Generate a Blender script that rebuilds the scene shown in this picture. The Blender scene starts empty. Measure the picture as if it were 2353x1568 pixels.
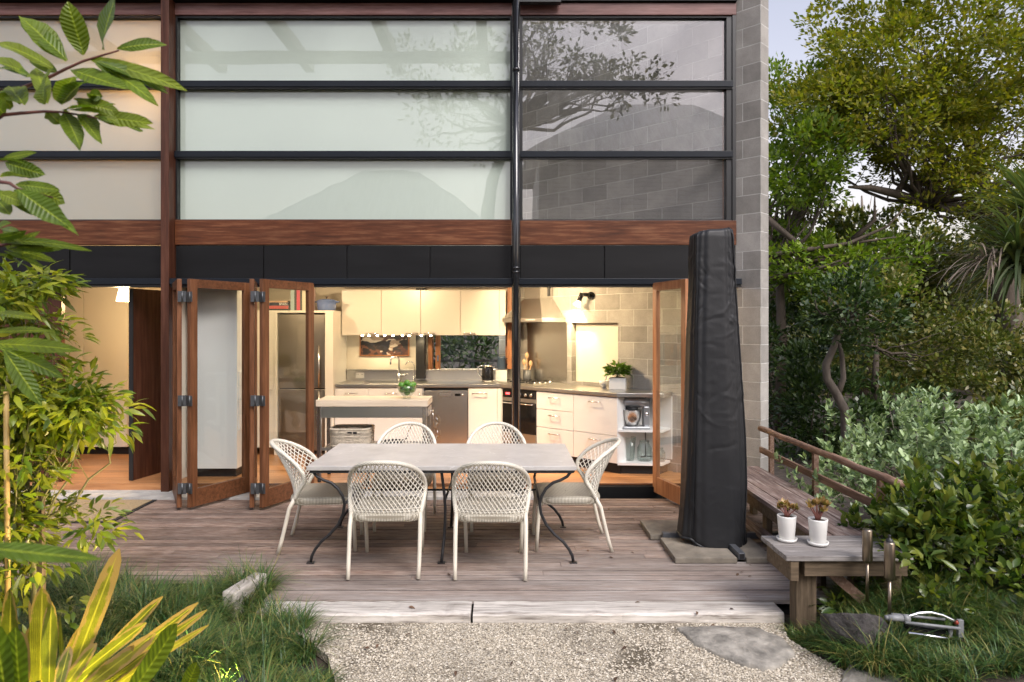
import bpy, math, random
import numpy as np
from mathutils import Vector, Matrix

# ------------------------------------------------------------------ camera, sky, sun, exposure
SC = bpy.context.scene
COL = SC.collection
F, PX, PY, CH = 1569.0, 1160.0, 751.0, 1.79      # focal length, horizon point (px of a 2353 px wide picture), eye height

cd = bpy.data.cameras.new("camera")
cam = bpy.data.objects.new("camera", cd)
COL.objects.link(cam)
cam.location = (0, 0, CH)
cam.rotation_euler = (math.radians(90), 0, 0)
cd.sensor_width = 36.0
cd.lens = 36.0 * F / 2353.0
cd.shift_x = (1176.5 - PX) / 2353.0
cd.shift_y = -(784.0 - PY) / 2353.0
cd.clip_start, cd.clip_end = 0.05, 2000
cd.dof.use_dof = True
cd.dof.focus_distance = 5.6
cd.dof.aperture_fstop = 4.0
SC.camera = cam

SUN_EL, SUN_AZ = 46.0, 150.0                      # veiled sun high behind the viewer: soft, almost shadowless light
w = bpy.data.worlds.new("World")
SC.world = w
w.use_nodes = True
nt = w.node_tree
sky = nt.nodes.new("ShaderNodeTexSky")
sky.sky_type = 'NISHITA'
sky.sun_disc = False
sky.sun_elevation = math.radians(SUN_EL)
sky.sun_rotation = math.radians(SUN_AZ)
sky.air_density, sky.dust_density, sky.ozone_density = 1.0, 2.5, 1.5
hs = nt.nodes.new("ShaderNodeHueSaturation")
hs.inputs['Saturation'].default_value = 0.45
nt.links.new(sky.outputs[0], hs.inputs['Color'])
tint = nt.nodes.new("ShaderNodeMix"); tint.data_type = 'RGBA'; tint.blend_type = 'MULTIPLY'
tint.inputs[0].default_value = 1.0; tint.inputs[7].default_value = (1.03, 0.97, 1.03, 1)
stc = nt.nodes.new("ShaderNodeTexCoord"); sxyz = nt.nodes.new("ShaderNodeSeparateXYZ"); nt.links.new(stc.outputs['Generated'], sxyz.inputs[0])
dusk = nt.nodes.new("ShaderNodeValToRGB")          # dusk: peach low down, lavender higher up
el = dusk.color_ramp.elements; el.new(0.3)
for e_, (p_, c_) in zip(el, ((0.0, (1.20, 0.97, 0.80, 1)), (0.26, (1.07, 0.98, 0.96, 1)), (0.7, (0.99, 0.965, 1.05, 1)))): e_.position = p_; e_.color = c_
nt.links.new(sxyz.outputs[2], dusk.inputs[0]); nt.links.new(dusk.outputs[0], tint.inputs[7])
nt.links.new(hs.outputs[0], tint.inputs[6]); nt.links.new(tint.outputs[2], nt.nodes["Background"].inputs[0])
nt.nodes["Background"].inputs[1].default_value = 0.105
sl = bpy.data.lights.new("sun", 'SUN')
sl.energy, sl.angle, sl.color = 1.35, math.radians(32), (1.0, 0.95, 0.90)
sun = bpy.data.objects.new("sun", sl)
COL.objects.link(sun)
sd = Vector((math.sin(math.radians(SUN_AZ)) * math.cos(math.radians(SUN_EL)),
             math.cos(math.radians(SUN_AZ)) * math.cos(math.radians(SUN_EL)), math.sin(math.radians(SUN_EL))))
sun.rotation_euler = sd.to_track_quat('Z', 'Y').to_euler()
sun.location = (20, 20, 30)
vs = SC.view_settings
vs.view_transform, vs.look, vs.gamma, vs.exposure = 'Standard', 'None', 1.0, 1.3
vs.use_curve_mapping = False
SC.cycles.max_bounces = 8
SC.cycles.diffuse_bounces = 4
SC.cycles.glossy_bounces = 4
SC.cycles.transmission_bounces = 4
SC.cycles.transparent_max_bounces = 24
SC.cycles.sample_clamp_indirect = 4.0
SC.cycles.caustics_reflective = False
SC.cycles.caustics_refractive = False

def W(px, py, Y):                                  # picture position + real distance -> metres
    return Vector(((px - PX) * Y / F, Y, CH - (py - PY) * Y / F))

R = np.random.RandomState(11)
rnd = random.Random(5)

# ------------------------------------------------------------------ materials
def nodes_of(name):
    m = bpy.data.materials.new(name)
    m.use_nodes = True
    t = m.node_tree
    return m, t, t.nodes["Principled BSDF"], t.nodes["Material Output"]

def N(t, typ, **kw):
    n = t.nodes.new(typ)
    for k, v in kw.items():
        if k in n.inputs: n.inputs[k].default_value = v
        else: setattr(n, k, v)
    return n

def noise(t, scale, stretch=(1, 1, 1), detail=6, rough=0.6, coord='Object'):
    tc = N(t, "ShaderNodeTexCoord")
    mp = N(t, "ShaderNodeMapping")
    mp.inputs['Scale'].default_value = stretch
    t.links.new(tc.outputs[coord], mp.inputs[0])
    n = N(t, "ShaderNodeTexNoise", Scale=scale, Detail=detail, Roughness=rough)
    t.links.new(mp.outputs[0], n.inputs['Vector'])
    return n

def ramp(t, src, stops):
    r = N(t, "ShaderNodeValToRGB")
    e = r.color_ramp.elements
    while len(e) < len(stops): e.new(0.5)
    for i, (p, c) in enumerate(stops):
        e[i].position = p
        e[i].color = tuple(c) + (1,)
    t.links.new(src, r.inputs[0])
    return r

def mix(t, fac, a, b, mode='MIX'):
    m = N(t, "ShaderNodeMix", data_type='RGBA', blend_type=mode)
    for sock, v in ((m.inputs[0], fac), (m.inputs[6], a), (m.inputs[7], b)):
        if hasattr(v, 'is_output'): t.links.new(v, sock)
        elif isinstance(v, (int, float)): sock.default_value = v
        else: sock.default_value = tuple(v) + (1,)
    return m.outputs[2]

def bump(t, p, h, strength, dist=0.01):
    b = N(t, "ShaderNodeBump", Strength=strength, Distance=dist)
    t.links.new(h, b.inputs['Height'])
    t.links.new(b.outputs[0], p.inputs['Normal'])
    return b

def pm(name, col, rough=0.5, metal=0.0, var=0.0, scale=6, stretch=(1, 1, 1), bmp=0.0, bdist=0.004, island=0.0, coat=0.0, spec=None, rvar=0.0):
    m, t, p, o = nodes_of(name)
    p.inputs['Roughness'].default_value = rough
    p.inputs['Metallic'].default_value = metal
    p.inputs['Coat Weight'].default_value = coat
    if spec is not None: p.inputs['Specular IOR Level'].default_value = spec
    p.inputs['Base Color'].default_value = tuple(col) + (1,)
    out = None
    if var or bmp or rvar:
        n = noise(t, scale, stretch)
        if var:
            lo = [c * (1 - var) for c in col]; hi = [min(1, c * (1 + var)) for c in col]
            out = ramp(t, n.outputs[0], [(0.3, lo), (0.7, hi)]).outputs[0]
        if bmp: bump(t, p, n.outputs[0], bmp, bdist)
        if rvar:
            r = ramp(t, n.outputs[0], [(0.3, [rough - rvar] * 3), (0.7, [rough + rvar] * 3)])
            t.links.new(r.outputs[0], p.inputs['Roughness'])
    if island:
        g = N(t, "ShaderNodeNewGeometry")
        r = ramp(t, g.outputs['Random Per Island'], [(0, [1 - island] * 3), (1, [1 + island] * 3)])
        out = mix(t, 1.0, out if out else col, r.outputs[0], 'MULTIPLY')
    if out: t.links.new(out, p.inputs['Base Color'])
    return m

def wood(name, dark, mid, light, axis='x', scale=9.0, rough=0.55, island=0.25, bmp=0.25, fine=14, patch=0.5):
    """streaky grain running along one axis, blotches of wear, a tint for each board"""
    m, t, p, o = nodes_of(name)
    st = {'x': (0.07, 1, 1), 'y': (1, 0.07, 1), 'z': (1, 1, 0.07)}[axis]
    a = noise(t, scale * fine / 2, st, 8, 0.65)
    c = ramp(t, a.outputs[0], [(0.28, dark), (0.5, mid), (0.74, light)]).outputs[0]
    b = noise(t, scale * 0.35, {'x': (0.35, 1, 1), 'y': (1, 0.35, 1), 'z': (1, 1, 0.35)}[axis], 6, 0.7)
    br = ramp(t, b.outputs[0], [(0.3, [1 - patch] * 3), (0.75, [1 + patch * 0.6] * 3)]).outputs[0]
    c = mix(t, 1.0, c, br, 'MULTIPLY')
    if island:
        g = N(t, "ShaderNodeNewGeometry")
        r = ramp(t, g.outputs['Random Per Island'], [(0, (1 - island, 1 - island, 1 - island)), (0.5, (1, 0.98, 0.96)), (1, (1 + island, 1 + island * 0.9, 1 + island * 0.8))])
        c = mix(t, 1.0, c, r.outputs[0], 'MULTIPLY')
    t.links.new(c, p.inputs['Base Color'])
    p.inputs['Roughness'].default_value = rough
    p.inputs['Specular IOR Level'].default_value = 0.3
    bump(t, p, a.outputs[0], bmp, 0.003)
    return m

def leafmat(name, cols, rough=0.4, trans=0.35, tcol=None, spec=0.5):
    m, t, p, o = nodes_of(name)
    g = N(t, "ShaderNodeNewGeometry")
    k = len(cols)
    r = ramp(t, g.outputs['Random Per Island'], [(i / max(1, k - 1), c) for i, c in enumerate(cols)])
    t.links.new(r.outputs[0], p.inputs['Base Color'])
    p.inputs['Roughness'].default_value = rough
    p.inputs['Specular IOR Level'].default_value = spec
    tr = N(t, "ShaderNodeBsdfTranslucent")
    tm = mix(t, 1.0, r.outputs[0], tcol or (1.3, 1.5, 0.55), 'MULTIPLY')
    t.links.new(tm, tr.inputs[0])
    ms = N(t, "ShaderNodeMixShader")
    ms.inputs[0].default_value = trans
    t.links.new(p.outputs[0], ms.inputs[1]); t.links.new(tr.outputs[0], ms.inputs[2])
    t.links.new(ms.outputs[0], o.inputs[0])
    return m

def glass(name, ior=1.5, tint=(0.96, 0.98, 0.97), rough=0.0):
    m, t, p, o = nodes_of(name)
    t.nodes.remove(p)
    fr = N(t, "ShaderNodeFresnel", IOR=ior)
    ge = N(t, "ShaderNodeNewGeometry")             # thin sheet: the same reflection from both sides
    io = N(t, "ShaderNodeMix", data_type='FLOAT')
    io.inputs[2].default_value, io.inputs[3].default_value = ior, 1.0 / ior
    t.links.new(ge.outputs['Backfacing'], io.inputs[0]); t.links.new(io.outputs[0], fr.inputs['IOR'])
    tr = N(t, "ShaderNodeBsdfTransparent"); tr.inputs[0].default_value = tuple(tint) + (1,)
    gl = N(t, "ShaderNodeBsdfAnisotropic"); gl.inputs['Roughness'].default_value = rough
    ms = N(t, "ShaderNodeMixShader")
    t.links.new(fr.outputs[0], ms.inputs[0])
    t.links.new(tr.outputs[0], ms.inputs[1]); t.links.new(gl.outputs[0], ms.inputs[2])
    t.links.new(ms.outputs[0], o.inputs[0])
    return m

def emit(name, col, s):
    m, t, p, o = nodes_of(name)
    p.inputs['Base Color'].default_value = tuple(col) + (1,)
    p.inputs['Emission Color'].default_value = tuple(col) + (1,)
    p.inputs['Emission Strength'].default_value = s
    return m

def blockmat():
    m, t, p, o = nodes_of("concrete_block")
    tc = N(t, "ShaderNodeTexCoord"); s = N(t, "ShaderNodeSeparateXYZ"); t.links.new(tc.outputs['Object'], s.inputs[0])
    ad = N(t, "ShaderNodeMath", operation='ADD'); t.links.new(s.outputs[0], ad.inputs[0]); t.links.new(s.outputs[1], ad.inputs[1])
    cx = N(t, "ShaderNodeCombineXYZ"); t.links.new(ad.outputs[0], cx.inputs[0]); t.links.new(s.outputs[2], cx.inputs[1])
    b = N(t, "ShaderNodeTexBrick"); b.offset = 0.5
    for k, v in (('Scale', 1.0), ('Mortar Size', 0.005), ('Mortar Smooth', 0.3), ('Bias', 0.0), ('Brick Width', 0.4), ('Row Height', 0.2)): b.inputs[k].default_value = v
    b.inputs['Color1'].default_value = (0.26, 0.245, 0.222, 1); b.inputs['Color2'].default_value = (0.38, 0.36, 0.33, 1); b.inputs['Mortar'].default_value = (0.50, 0.49, 0.46, 1)
    t.links.new(cx.outputs[0], b.inputs['Vector'])
    n1 = noise(t, 3.2, (1, 1, 1), 9, 0.7)
    n2 = noise(t, 120, (1, 1, 1), 3, 0.6)
    c = mix(t, 1.0, b.outputs['Color'], ramp(t, n1.outputs[0], [(0.3, (0.72,) * 3), (0.72, (1.2,) * 3)]).outputs[0], 'MULTIPLY')
    c = mix(t, 1.0, c, ramp(t, n2.outputs[0], [(0.3, (0.8,) * 3), (0.7, (1.15,) * 3)]).outputs[0], 'MULTIPLY')
    t.links.new(c, p.inputs['Base Color'])
    p.inputs['Roughness'].default_value = 0.92
    h = N(t, "ShaderNodeMath", operation='MULTIPLY_ADD'); t.links.new(b.outputs['Fac'], h.inputs[0]); h.inputs[1].default_value = -1.0
    h2 = N(t, "ShaderNodeMath", operation='MULTIPLY'); t.links.new(n2.outputs[0], h2.inputs[0]); h2.inputs[1].default_value = 0.35
    t.links.new(h2.outputs[0], h.inputs[2])
    bump(t, p, h.outputs[0], 0.7, 0.006)
    return m

def wovenmat():
    m, t, p, o = nodes_of("woven_resin")
    tc = N(t, "ShaderNodeTexCoord"); 
    ch = N(t, "ShaderNodeTexWave", wave_type='BANDS', bands_direction='X', Scale=28.0); t.links.new(tc.outputs['Object'], ch.inputs[0])
    c2 = N(t, "ShaderNodeTexWave", wave_type='BANDS', bands_direction='Y', Scale=28.0); t.links.new(tc.outputs['Object'], c2.inputs[0])
    mu = N(t, "ShaderNodeMath", operation='MULTIPLY'); t.links.new(ch.outputs['Fac'], mu.inputs[0]); t.links.new(c2.outputs['Fac'], mu.inputs[1])
    c = ramp(t, mu.outputs[0], [(0.05, (0.26, 0.23, 0.175)), (0.5, (0.70, 0.655, 0.55))])
    t.links.new(c.outputs[0], p.inputs['Base Color'])
    p.inputs['Roughness'].default_value = 0.5
    bump(t, p, mu.outputs[0], 0.8, 0.006)
    return m

def wrapmat():                                     # cane tube wrapped round and round
    m, t, p, o = nodes_of("wrapped_resin")
    tc = N(t, "ShaderNodeTexCoord")
    wv = N(t, "ShaderNodeTexWave", wave_type='BANDS', bands_direction='DIAGONAL', Scale=42.0, Distortion=1.0); t.links.new(tc.outputs['Object'], wv.inputs[0])
    c = ramp(t, wv.outputs['Fac'], [(0.0, (0.48, 0.45, 0.37)), (0.5, (0.74, 0.70, 0.60))])
    t.links.new(c.outputs[0], p.inputs['Base Color'])
    p.inputs['Roughness'].default_value = 0.42
    bump(t, p, wv.outputs['Fac'], 0.5, 0.004)
    return m

def stonetop():
    m, t, p, o = nodes_of("grey_marble")
    n = noise(t, 4, (1, 1, 1), 10, 0.65)
    base = ramp(t, n.outputs[0], [(0.3, (0.39, 0.37, 0.35)), (0.7, (0.54, 0.52, 0.495))]).outputs[0]
    d = noise(t, 2.2, (1, 1.5, 1), 5, 0.6)
    tc = N(t, "ShaderNodeTexCoord")
    mm = mix(t, 0.25, tc.outputs['Object'], d.outputs[1])
    v = N(t, "ShaderNodeTexVoronoi", feature='DISTANCE_TO_EDGE', Scale=3.6); t.links.new(mm, v.inputs['Vector'])
    vr = ramp(t, v.outputs['Distance'], [(0.0, (1,) * 3), (0.012, (0,) * 3)])
    n3 = noise(t, 7, (1, 1, 1), 2, 0.5)
    gate = ramp(t, n3.outputs[0], [(0.5, (0,) * 3), (0.62, (0.75,) * 3)])
    f = mix(t, 1.0, vr.outputs[0], gate.outputs[0], 'MULTIPLY')
    c = mix(t, f, base, (0.75, 0.73, 0.70))
    t.links.new(c, p.inputs['Base Color'])
    p.inputs['Roughness'].default_value = 0.38
    return m

def paintingmat():                                 # generic abstract strokes
    m, t, p, o = nodes_of("abstract_paint")
    a = noise(t, 3.0, (1, 1, 2.2), 3, 0.5)
    tc = N(t, "ShaderNodeTexCoord")
    mm = mix(t, 0.35, tc.outputs['Object'], a.outputs[1])
    v = N(t, "ShaderNodeTexVoronoi", Scale=17.0); t.links.new(mm, v.inputs['Vector'])
    s = N(t, "ShaderNodeSeparateColor"); t.links.new(v.outputs['Color'], s.inputs[0])
    c = ramp(t, s.outputs[0], [(0.0, (0.012, 0.01, 0.012)), (0.34, (0.06, 0.022, 0.018)), (0.5, (0.30, 0.22, 0.17)), (0.58, (0.10, 0.04, 0.025)), (0.76, (0.50, 0.42, 0.35)), (0.86, (0.02, 0.02, 0.03))])
    c.color_ramp.interpolation = 'CONSTANT'
    t.links.new(c.outputs[0], p.inputs['Base Color'])
    return m

def gravelmat():
    m, t, p, o = nodes_of("shell_gravel")
    tc = N(t, "ShaderNodeTexCoord")
    v = N(t, "ShaderNodeTexVoronoi", Scale=110.0); t.links.new(tc.outputs['Object'], v.inputs['Vector'])
    s = N(t, "ShaderNodeSeparateColor"); t.links.new(v.outputs['Color'], s.inputs[0])
    c = ramp(t, s.outputs[0], [(0.0, (0.16, 0.135, 0.105)), (0.3, (0.36, 0.31, 0.23)), (0.6, (0.50, 0.44, 0.34)), (1.0, (0.64, 0.58, 0.48))]).outputs[0]
    n = noise(t, 1.7, (1, 1, 1), 6, 0.65)
    c = mix(t, ramp(t, n.outputs[0], [(0.36, (0,) * 3), (0.5, (1,) * 3)]).outputs[0], (0.13, 0.105, 0.07), c)
    t.links.new(c, p.inputs['Base Color'])
    p.inputs['Roughness'].default_value = 0.95
    bump(t, p, v.outputs['Distance'], 0.9, 0.01)
    return m

M = dict(
    deck=wood("weathered_decking", (0.085, 0.058, 0.048), (0.215, 0.165, 0.145), (0.47, 0.42, 0.39), 'x', 7, 0.62, 0.42, 0.6, 10, 0.55),
    bench=wood("weathered_bench", (0.10, 0.062, 0.050), (0.24, 0.175, 0.155), (0.52, 0.47, 0.44), 'y', 8, 0.65, 0.2, 0.5, 14, 0.5),
    greyboard=wood("silver_board", (0.16, 0.14, 0.13), (0.29, 0.27, 0.26), (0.48, 0.46, 0.44), 'x', 8, 0.6, 0.2, 0.5, 14, 0.4),
    whitewood=wood("bleached_timber", (0.13, 0.105, 0.085), (0.56, 0.525, 0.48), (0.78, 0.75, 0.70), 'x', 5, 0.8, 0.06, 0.8, 14, 0.35),
    whitewood_y=wood("bleached_timber_end", (0.3, 0.27, 0.23), (0.52, 0.48, 0.43), (0.7, 0.66, 0.6), 'y', 5, 0.8, 0.06, 0.6, 10, 0.3),
    oldbeam=wood("old_beam", (0.07, 0.05, 0.03), (0.15, 0.11, 0.07), (0.24, 0.18, 0.12), 'x', 7, 0.75, 0.1, 0.5),
    oldpost=wood("old_post", (0.07, 0.05, 0.03), (0.15, 0.11, 0.07), (0.24, 0.18, 0.12), 'z', 7, 0.75, 0.1, 0.5),
    rail=wood("rail_timber", (0.11, 0.065, 0.045), (0.22, 0.135, 0.095), (0.38, 0.29, 0.24), 'y', 8, 0.75, 0.1, 0.5),
    red=wood("stained_beam", (0.038, 0.010, 0.003), (0.112, 0.034, 0.011), (0.25, 0.11, 0.052), 'x', 4, 0.5, 0.05, 0.25, 16, 0.45),
    redtop=wood("faded_stained_beam", (0.09, 0.035, 0.03), (0.19, 0.095, 0.085), (0.28, 0.17, 0.16), 'x', 4, 0.38, 0.05, 0.25, 16, 0.45),
    redpost=wood("stained_post", (0.036, 0.011, 0.006), (0.078, 0.027, 0.014), (0.13, 0.055, 0.034), 'z', 4, 0.4, 0.05, 0.2, 12, 0.35),
    cedar=wood("cedar_frame", (0.07, 0.026, 0.010), (0.15, 0.060, 0.026), (0.23, 0.10, 0.048), 'z', 6, 0.42, 0.1, 0.2, 12, 0.25),
    cedarh=wood("cedar_rail", (0.07, 0.026, 0.010), (0.15, 0.060, 0.026), (0.23, 0.10, 0.048), 'x', 6, 0.42, 0.1, 0.2, 12, 0.25),
    cedarlight=wood("pale_cedar", (0.22, 0.09, 0.04), (0.38, 0.17, 0.08), (0.48, 0.24, 0.12), 'z', 6, 0.42, 0.1, 0.2, 12, 0.2),
    floor=wood("oiled_floor", (0.25, 0.11, 0.045), (0.42, 0.20, 0.085), (0.55, 0.29, 0.13), 'x', 6, 0.3, 0.22, 0.1, 10, 0.2),
    butcher=wood("pale_worktop", (0.52, 0.42, 0.3), (0.62, 0.51, 0.38), (0.7, 0.6, 0.46), 'x', 6, 0.35, 0.0, 0.05, 10, 0.1),
    black=pm("black_paint", (0.007, 0.008, 0.009), 0.4, var=0.25, scale=3, bmp=0.1),
    panel=pm("black_panel", (0.006, 0.006, 0.0065), 0.55, var=0.45, scale=5, stretch=(0.15, 1, 1), bmp=0.15, spec=0.22),
    bluebar=pm("dark_window_bar", (0.006, 0.009, 0.014), 0.4, var=0.15, scale=3, spec=0.25),
    pipe=pm("glossy_black_pipe", (0.012, 0.013, 0.015), 0.14, coat=0.4),
    iron=pm("wrought_iron", (0.016, 0.016, 0.018), 0.45, var=0.3, scale=20, bmp=0.15),
    darkgrey=pm("grey_steel_bar", (0.10, 0.105, 0.115), 0.45, 0.4, var=0.2, scale=8),
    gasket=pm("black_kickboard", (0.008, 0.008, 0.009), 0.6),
    cream=pm("satin_white_board", (0.78, 0.74, 0.66), 0.32, var=0.02, scale=2),
    white=pm("white_laminate", (0.80, 0.79, 0.77), 0.3, var=0.015, scale=2),
    wall=pm("plaster", (0.68, 0.62, 0.52), 0.8, var=0.04, scale=3, bmp=0.05),
    ceil=pm("ceiling_paint", (0.8, 0.78, 0.74), 0.85, var=0.02, scale=2),
    steel=pm("brushed_steel", (0.60, 0.585, 0.56), 0.27, 1.0, var=0.05, scale=1.5),
    steelh=pm("brushed_steel_flat", (0.58, 0.57, 0.55), 0.3, 1.0, var=0.05, scale=1.5),
    chrome=pm("chrome", (0.8, 0.8, 0.8), 0.08, 1.0, rvar=0.02, scale=5),
    hinge=pm("galvanised_hinge", (0.11, 0.115, 0.12), 0.45, 0.7, var=0.2, scale=30),
    ovenblack=pm("black_oven_glass", (0.01, 0.01, 0.011), 0.06, rvar=0.02, scale=4),
    fridge=pm("fridge_steel", (0.32, 0.285, 0.245), 0.33, 1.0, var=0.05, scale=1.5),
    block=blockmat(),
    woven=wovenmat(), wrap=wrapmat(),
    strand=pm("resin_strand", (0.72, 0.68, 0.585), 0.45, var=0.1, scale=40, island=0.08),
    chairleg=pm("cream_tube", (0.66, 0.61, 0.51), 0.4, var=0.06, scale=10),
    marble=stonetop(), painting=paintingmat(), gravel=gravelmat(),
    soil=pm("garden_soil", (0.055, 0.042, 0.03), 0.95, var=0.5, scale=14, bmp=1.0, bdist=0.03),
    lawn=pm("far_ground", (0.05, 0.05, 0.026), 0.95, var=0.4, scale=2, bmp=0.6, bdist=0.05),
    slab=pm("paving_slab", (0.19, 0.165, 0.13), 0.85, var=0.35, scale=7, bmp=0.4),
    flag=pm("flagstone", (0.27, 0.25, 0.215), 0.9, var=0.6, scale=8, bmp=0.9, bdist=0.03),
    rock=pm("basalt_rock", (0.055, 0.049, 0.046), 0.85, var=0.6, scale=7, bmp=1.0, bdist=0.05),
    concrete=pm("pale_threshold", (0.40, 0.385, 0.36), 0.8, var=0.25, scale=6, bmp=0.2),
    coir=pm("coir_mat", (0.30, 0.225, 0.13), 0.95, var=0.25, scale=60, bmp=0.8, bdist=0.01),
    rubber=pm("mat_edging", (0.015, 0.015, 0.017), 0.7),
    cover=None,
    porcelain=pm("white_glazed_pot", (0.78, 0.77, 0.74), 0.3, var=0.03, scale=12),
    bluepot=pm("blue_enamel", (0.14, 0.21, 0.43), 0.15, coat=0.5),
    darkmug=pm("slate_jug", (0.05, 0.075, 0.115), 0.2),
    knob=pm("dark_knob", (0.05, 0.03, 0.02), 0.3),
    wicker=pm("pale_wicker", (0.50, 0.43, 0.33), 0.6, var=0.3, scale=40, island=0.25),
    lining=pm("dark_lining", (0.015, 0.012, 0.012), 0.9),
    lime=pm("green_fruit", (0.07, 0.20, 0.02), 0.3, var=0.25, scale=14, bmp=0.1),
    spoon=pm("beech_spoon", (0.5, 0.32, 0.17), 0.6, var=0.1, scale=10, stretch=(1, 1, 0.1)),
    mixer=pm("silver_mixer", (0.42, 0.43, 0.45), 0.3, 0.6),
    bronze=pm("bronze_steel", (0.26, 0.215, 0.165), 0.3, 1.0, var=0.12, scale=8),
    grey_plastic=pm("grey_plastic", (0.2, 0.205, 0.21), 0.45),
    red_plastic=pm("red_plastic", (0.28, 0.045, 0.025), 0.4),
    glass=glass("clear_glass", 1.5), winglass=glass("window_glass", 2.0, (0.99, 0.985, 0.98)), frontglass=glass("frosted_front_glass", 1.62, (0.95, 0.97, 0.95)), ware=glass("glassware", 1.55, (0.90, 0.93, 0.92)),
    plastic_clear=glass("clear_plastic", 1.8, (0.84, 0.77, 0.68), 0.15),
    frost=None,
    warm=emit("warm_bulb", (1.0, 0.80, 0.48), 30), shade=emit("lit_lamp_shade", (1.0, 0.82, 0.52), 5.0),
    led=emit("red_display", (1.0, 0.05, 0.05), 3), spotled=emit("puck_light_lens", (1.0, 0.86, 0.55), 25),
    bark=pm("bark", (0.085, 0.066, 0.05), 0.9, var=0.45, scale=8, stretch=(1, 1, 0.3), bmp=0.8, bdist=0.02),
    barkgrey=pm("grey_bark", (0.15, 0.125, 0.10), 0.9, var=0.45, scale=8, stretch=(1, 1, 0.3), bmp=0.8, bdist=0.02),
    stem=pm("green_stem", (0.16, 0.15, 0.06), 0.6, var=0.3, scale=10),
    redstem=pm("red_stem", (0.14, 0.05, 0.04), 0.6, var=0.3, scale=10),
    bamboo=pm("bamboo_cane", (0.42, 0.28, 0.10), 0.6, var=0.25, scale=10, stretch=(1, 1, 0.4)),
    roofiron=pm("grey_roof", (0.5, 0.5, 0.51), 0.5, var=0.35, scale=5, stretch=(3, .2, .2)),
    boards=pm("white_weatherboard", (0.55, 0.55, 0.53), 0.6, var=0.05, scale=3),
    lf_top=leafmat("tree_leaf_olive", [(0.089, 0.119, 0.012), (0.177, 0.193, 0.019), (0.304, 0.259, 0.025), (0.117, 0.150, 0.017)], 0.5, 0.4),
    lf_green=leafmat("tree_leaf_green", [(0.073, 0.130, 0.017), (0.170, 0.259, 0.026), (0.257, 0.324, 0.030)], 0.45, 0.35),
    lf_dark=leafmat("evergreen_leaf", [(0.041, 0.062, 0.012), (0.091, 0.121, 0.020), (0.128, 0.140, 0.025), (0.259, 0.220, 0.072)], 0.36, 0.25),
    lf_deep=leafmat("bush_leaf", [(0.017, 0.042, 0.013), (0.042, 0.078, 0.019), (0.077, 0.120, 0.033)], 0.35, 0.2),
    lf_feijoa=leafmat("grey_green_leaf", [(0.084, 0.147, 0.070), (0.210, 0.297, 0.138), (0.419, 0.533, 0.287), (0.308, 0.415, 0.162)], 0.4, 0.2, (1.1, 1.2, 0.7)),
    lf_citrus=leafmat("glossy_leaf", [(0.028, 0.057, 0.013), (0.068, 0.113, 0.021), (0.138, 0.185, 0.036), (0.196, 0.206, 0.031)], 0.27, 0.3),
    lf_shrub=leafmat("shrub_leaf", [(0.084, 0.137, 0.012), (0.186, 0.233, 0.018), (0.304, 0.301, 0.025), (0.050, 0.097, 0.020)], 0.33, 0.35),
    lf_big=leafmat("large_leaflet", [(0.084, 0.126, 0.011), (0.142, 0.184, 0.014), (0.119, 0.165, 0.017)], 0.42, 0.4, None, 0.3),
    lf_grass=leafmat("mondo_grass_blade", [(0.023, 0.060, 0.020), (0.053, 0.121, 0.032), (0.108, 0.190, 0.037), (0.287, 0.241, 0.074)], 0.4, 0.2, (1.15, 1.2, 0.75)),
    lf_cord=leafmat("strap_leaf", [(0.045, 0.075, 0.03), (0.085, 0.12, 0.05), (0.14, 0.17, 0.09), (0.15, 0.15, 0.03)], 0.3, 0.25),
    lf_dead=leafmat("dead_leaf", [(0.22, 0.17, 0.13), (0.32, 0.26, 0.21)], 0.8, 0.2, (1, 1, 1)),
    lf_clivia=None,
    lf_herb=leafmat("herb_leaf", [(0.06, 0.13, 0.015), (0.10, 0.19, 0.02), (0.14, 0.24, 0.035)], 0.35, 0.25),
    lf_succ=leafmat("succulent_leaf", [(0.22, 0.20, 0.05), (0.33, 0.20, 0.06), (0.40, 0.24, 0.10), (0.14, 0.18, 0.05)], 0.35, 0.15),
)
def _cover():
    m, t, p, o = nodes_of("black_cover_cloth")
    n = noise(t, 3.5, (1.0, 1.0, 0.6), 5, 0.55)
    n2 = noise(t, 10, (1.0, 1.0, 1.3), 4, 0.5); n2.noise_type = 'RIDGED_MULTIFRACTAL'
    ad = N(t, "ShaderNodeMath", operation='MULTIPLY_ADD'); t.links.new(n2.outputs[0], ad.inputs[0]); ad.inputs[1].default_value = 0.4; t.links.new(n.outputs[0], ad.inputs[2])
    p.inputs['Base Color'].default_value = (0.0125, 0.013, 0.0145, 1)
    p.inputs['Specular IOR Level'].default_value = 0.35
    p.inputs['Roughness'].default_value = 0.5
    bump(t, p, ad.outputs[0], 0.3, 0.03)
    return m
M['cover'] = _cover()
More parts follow.
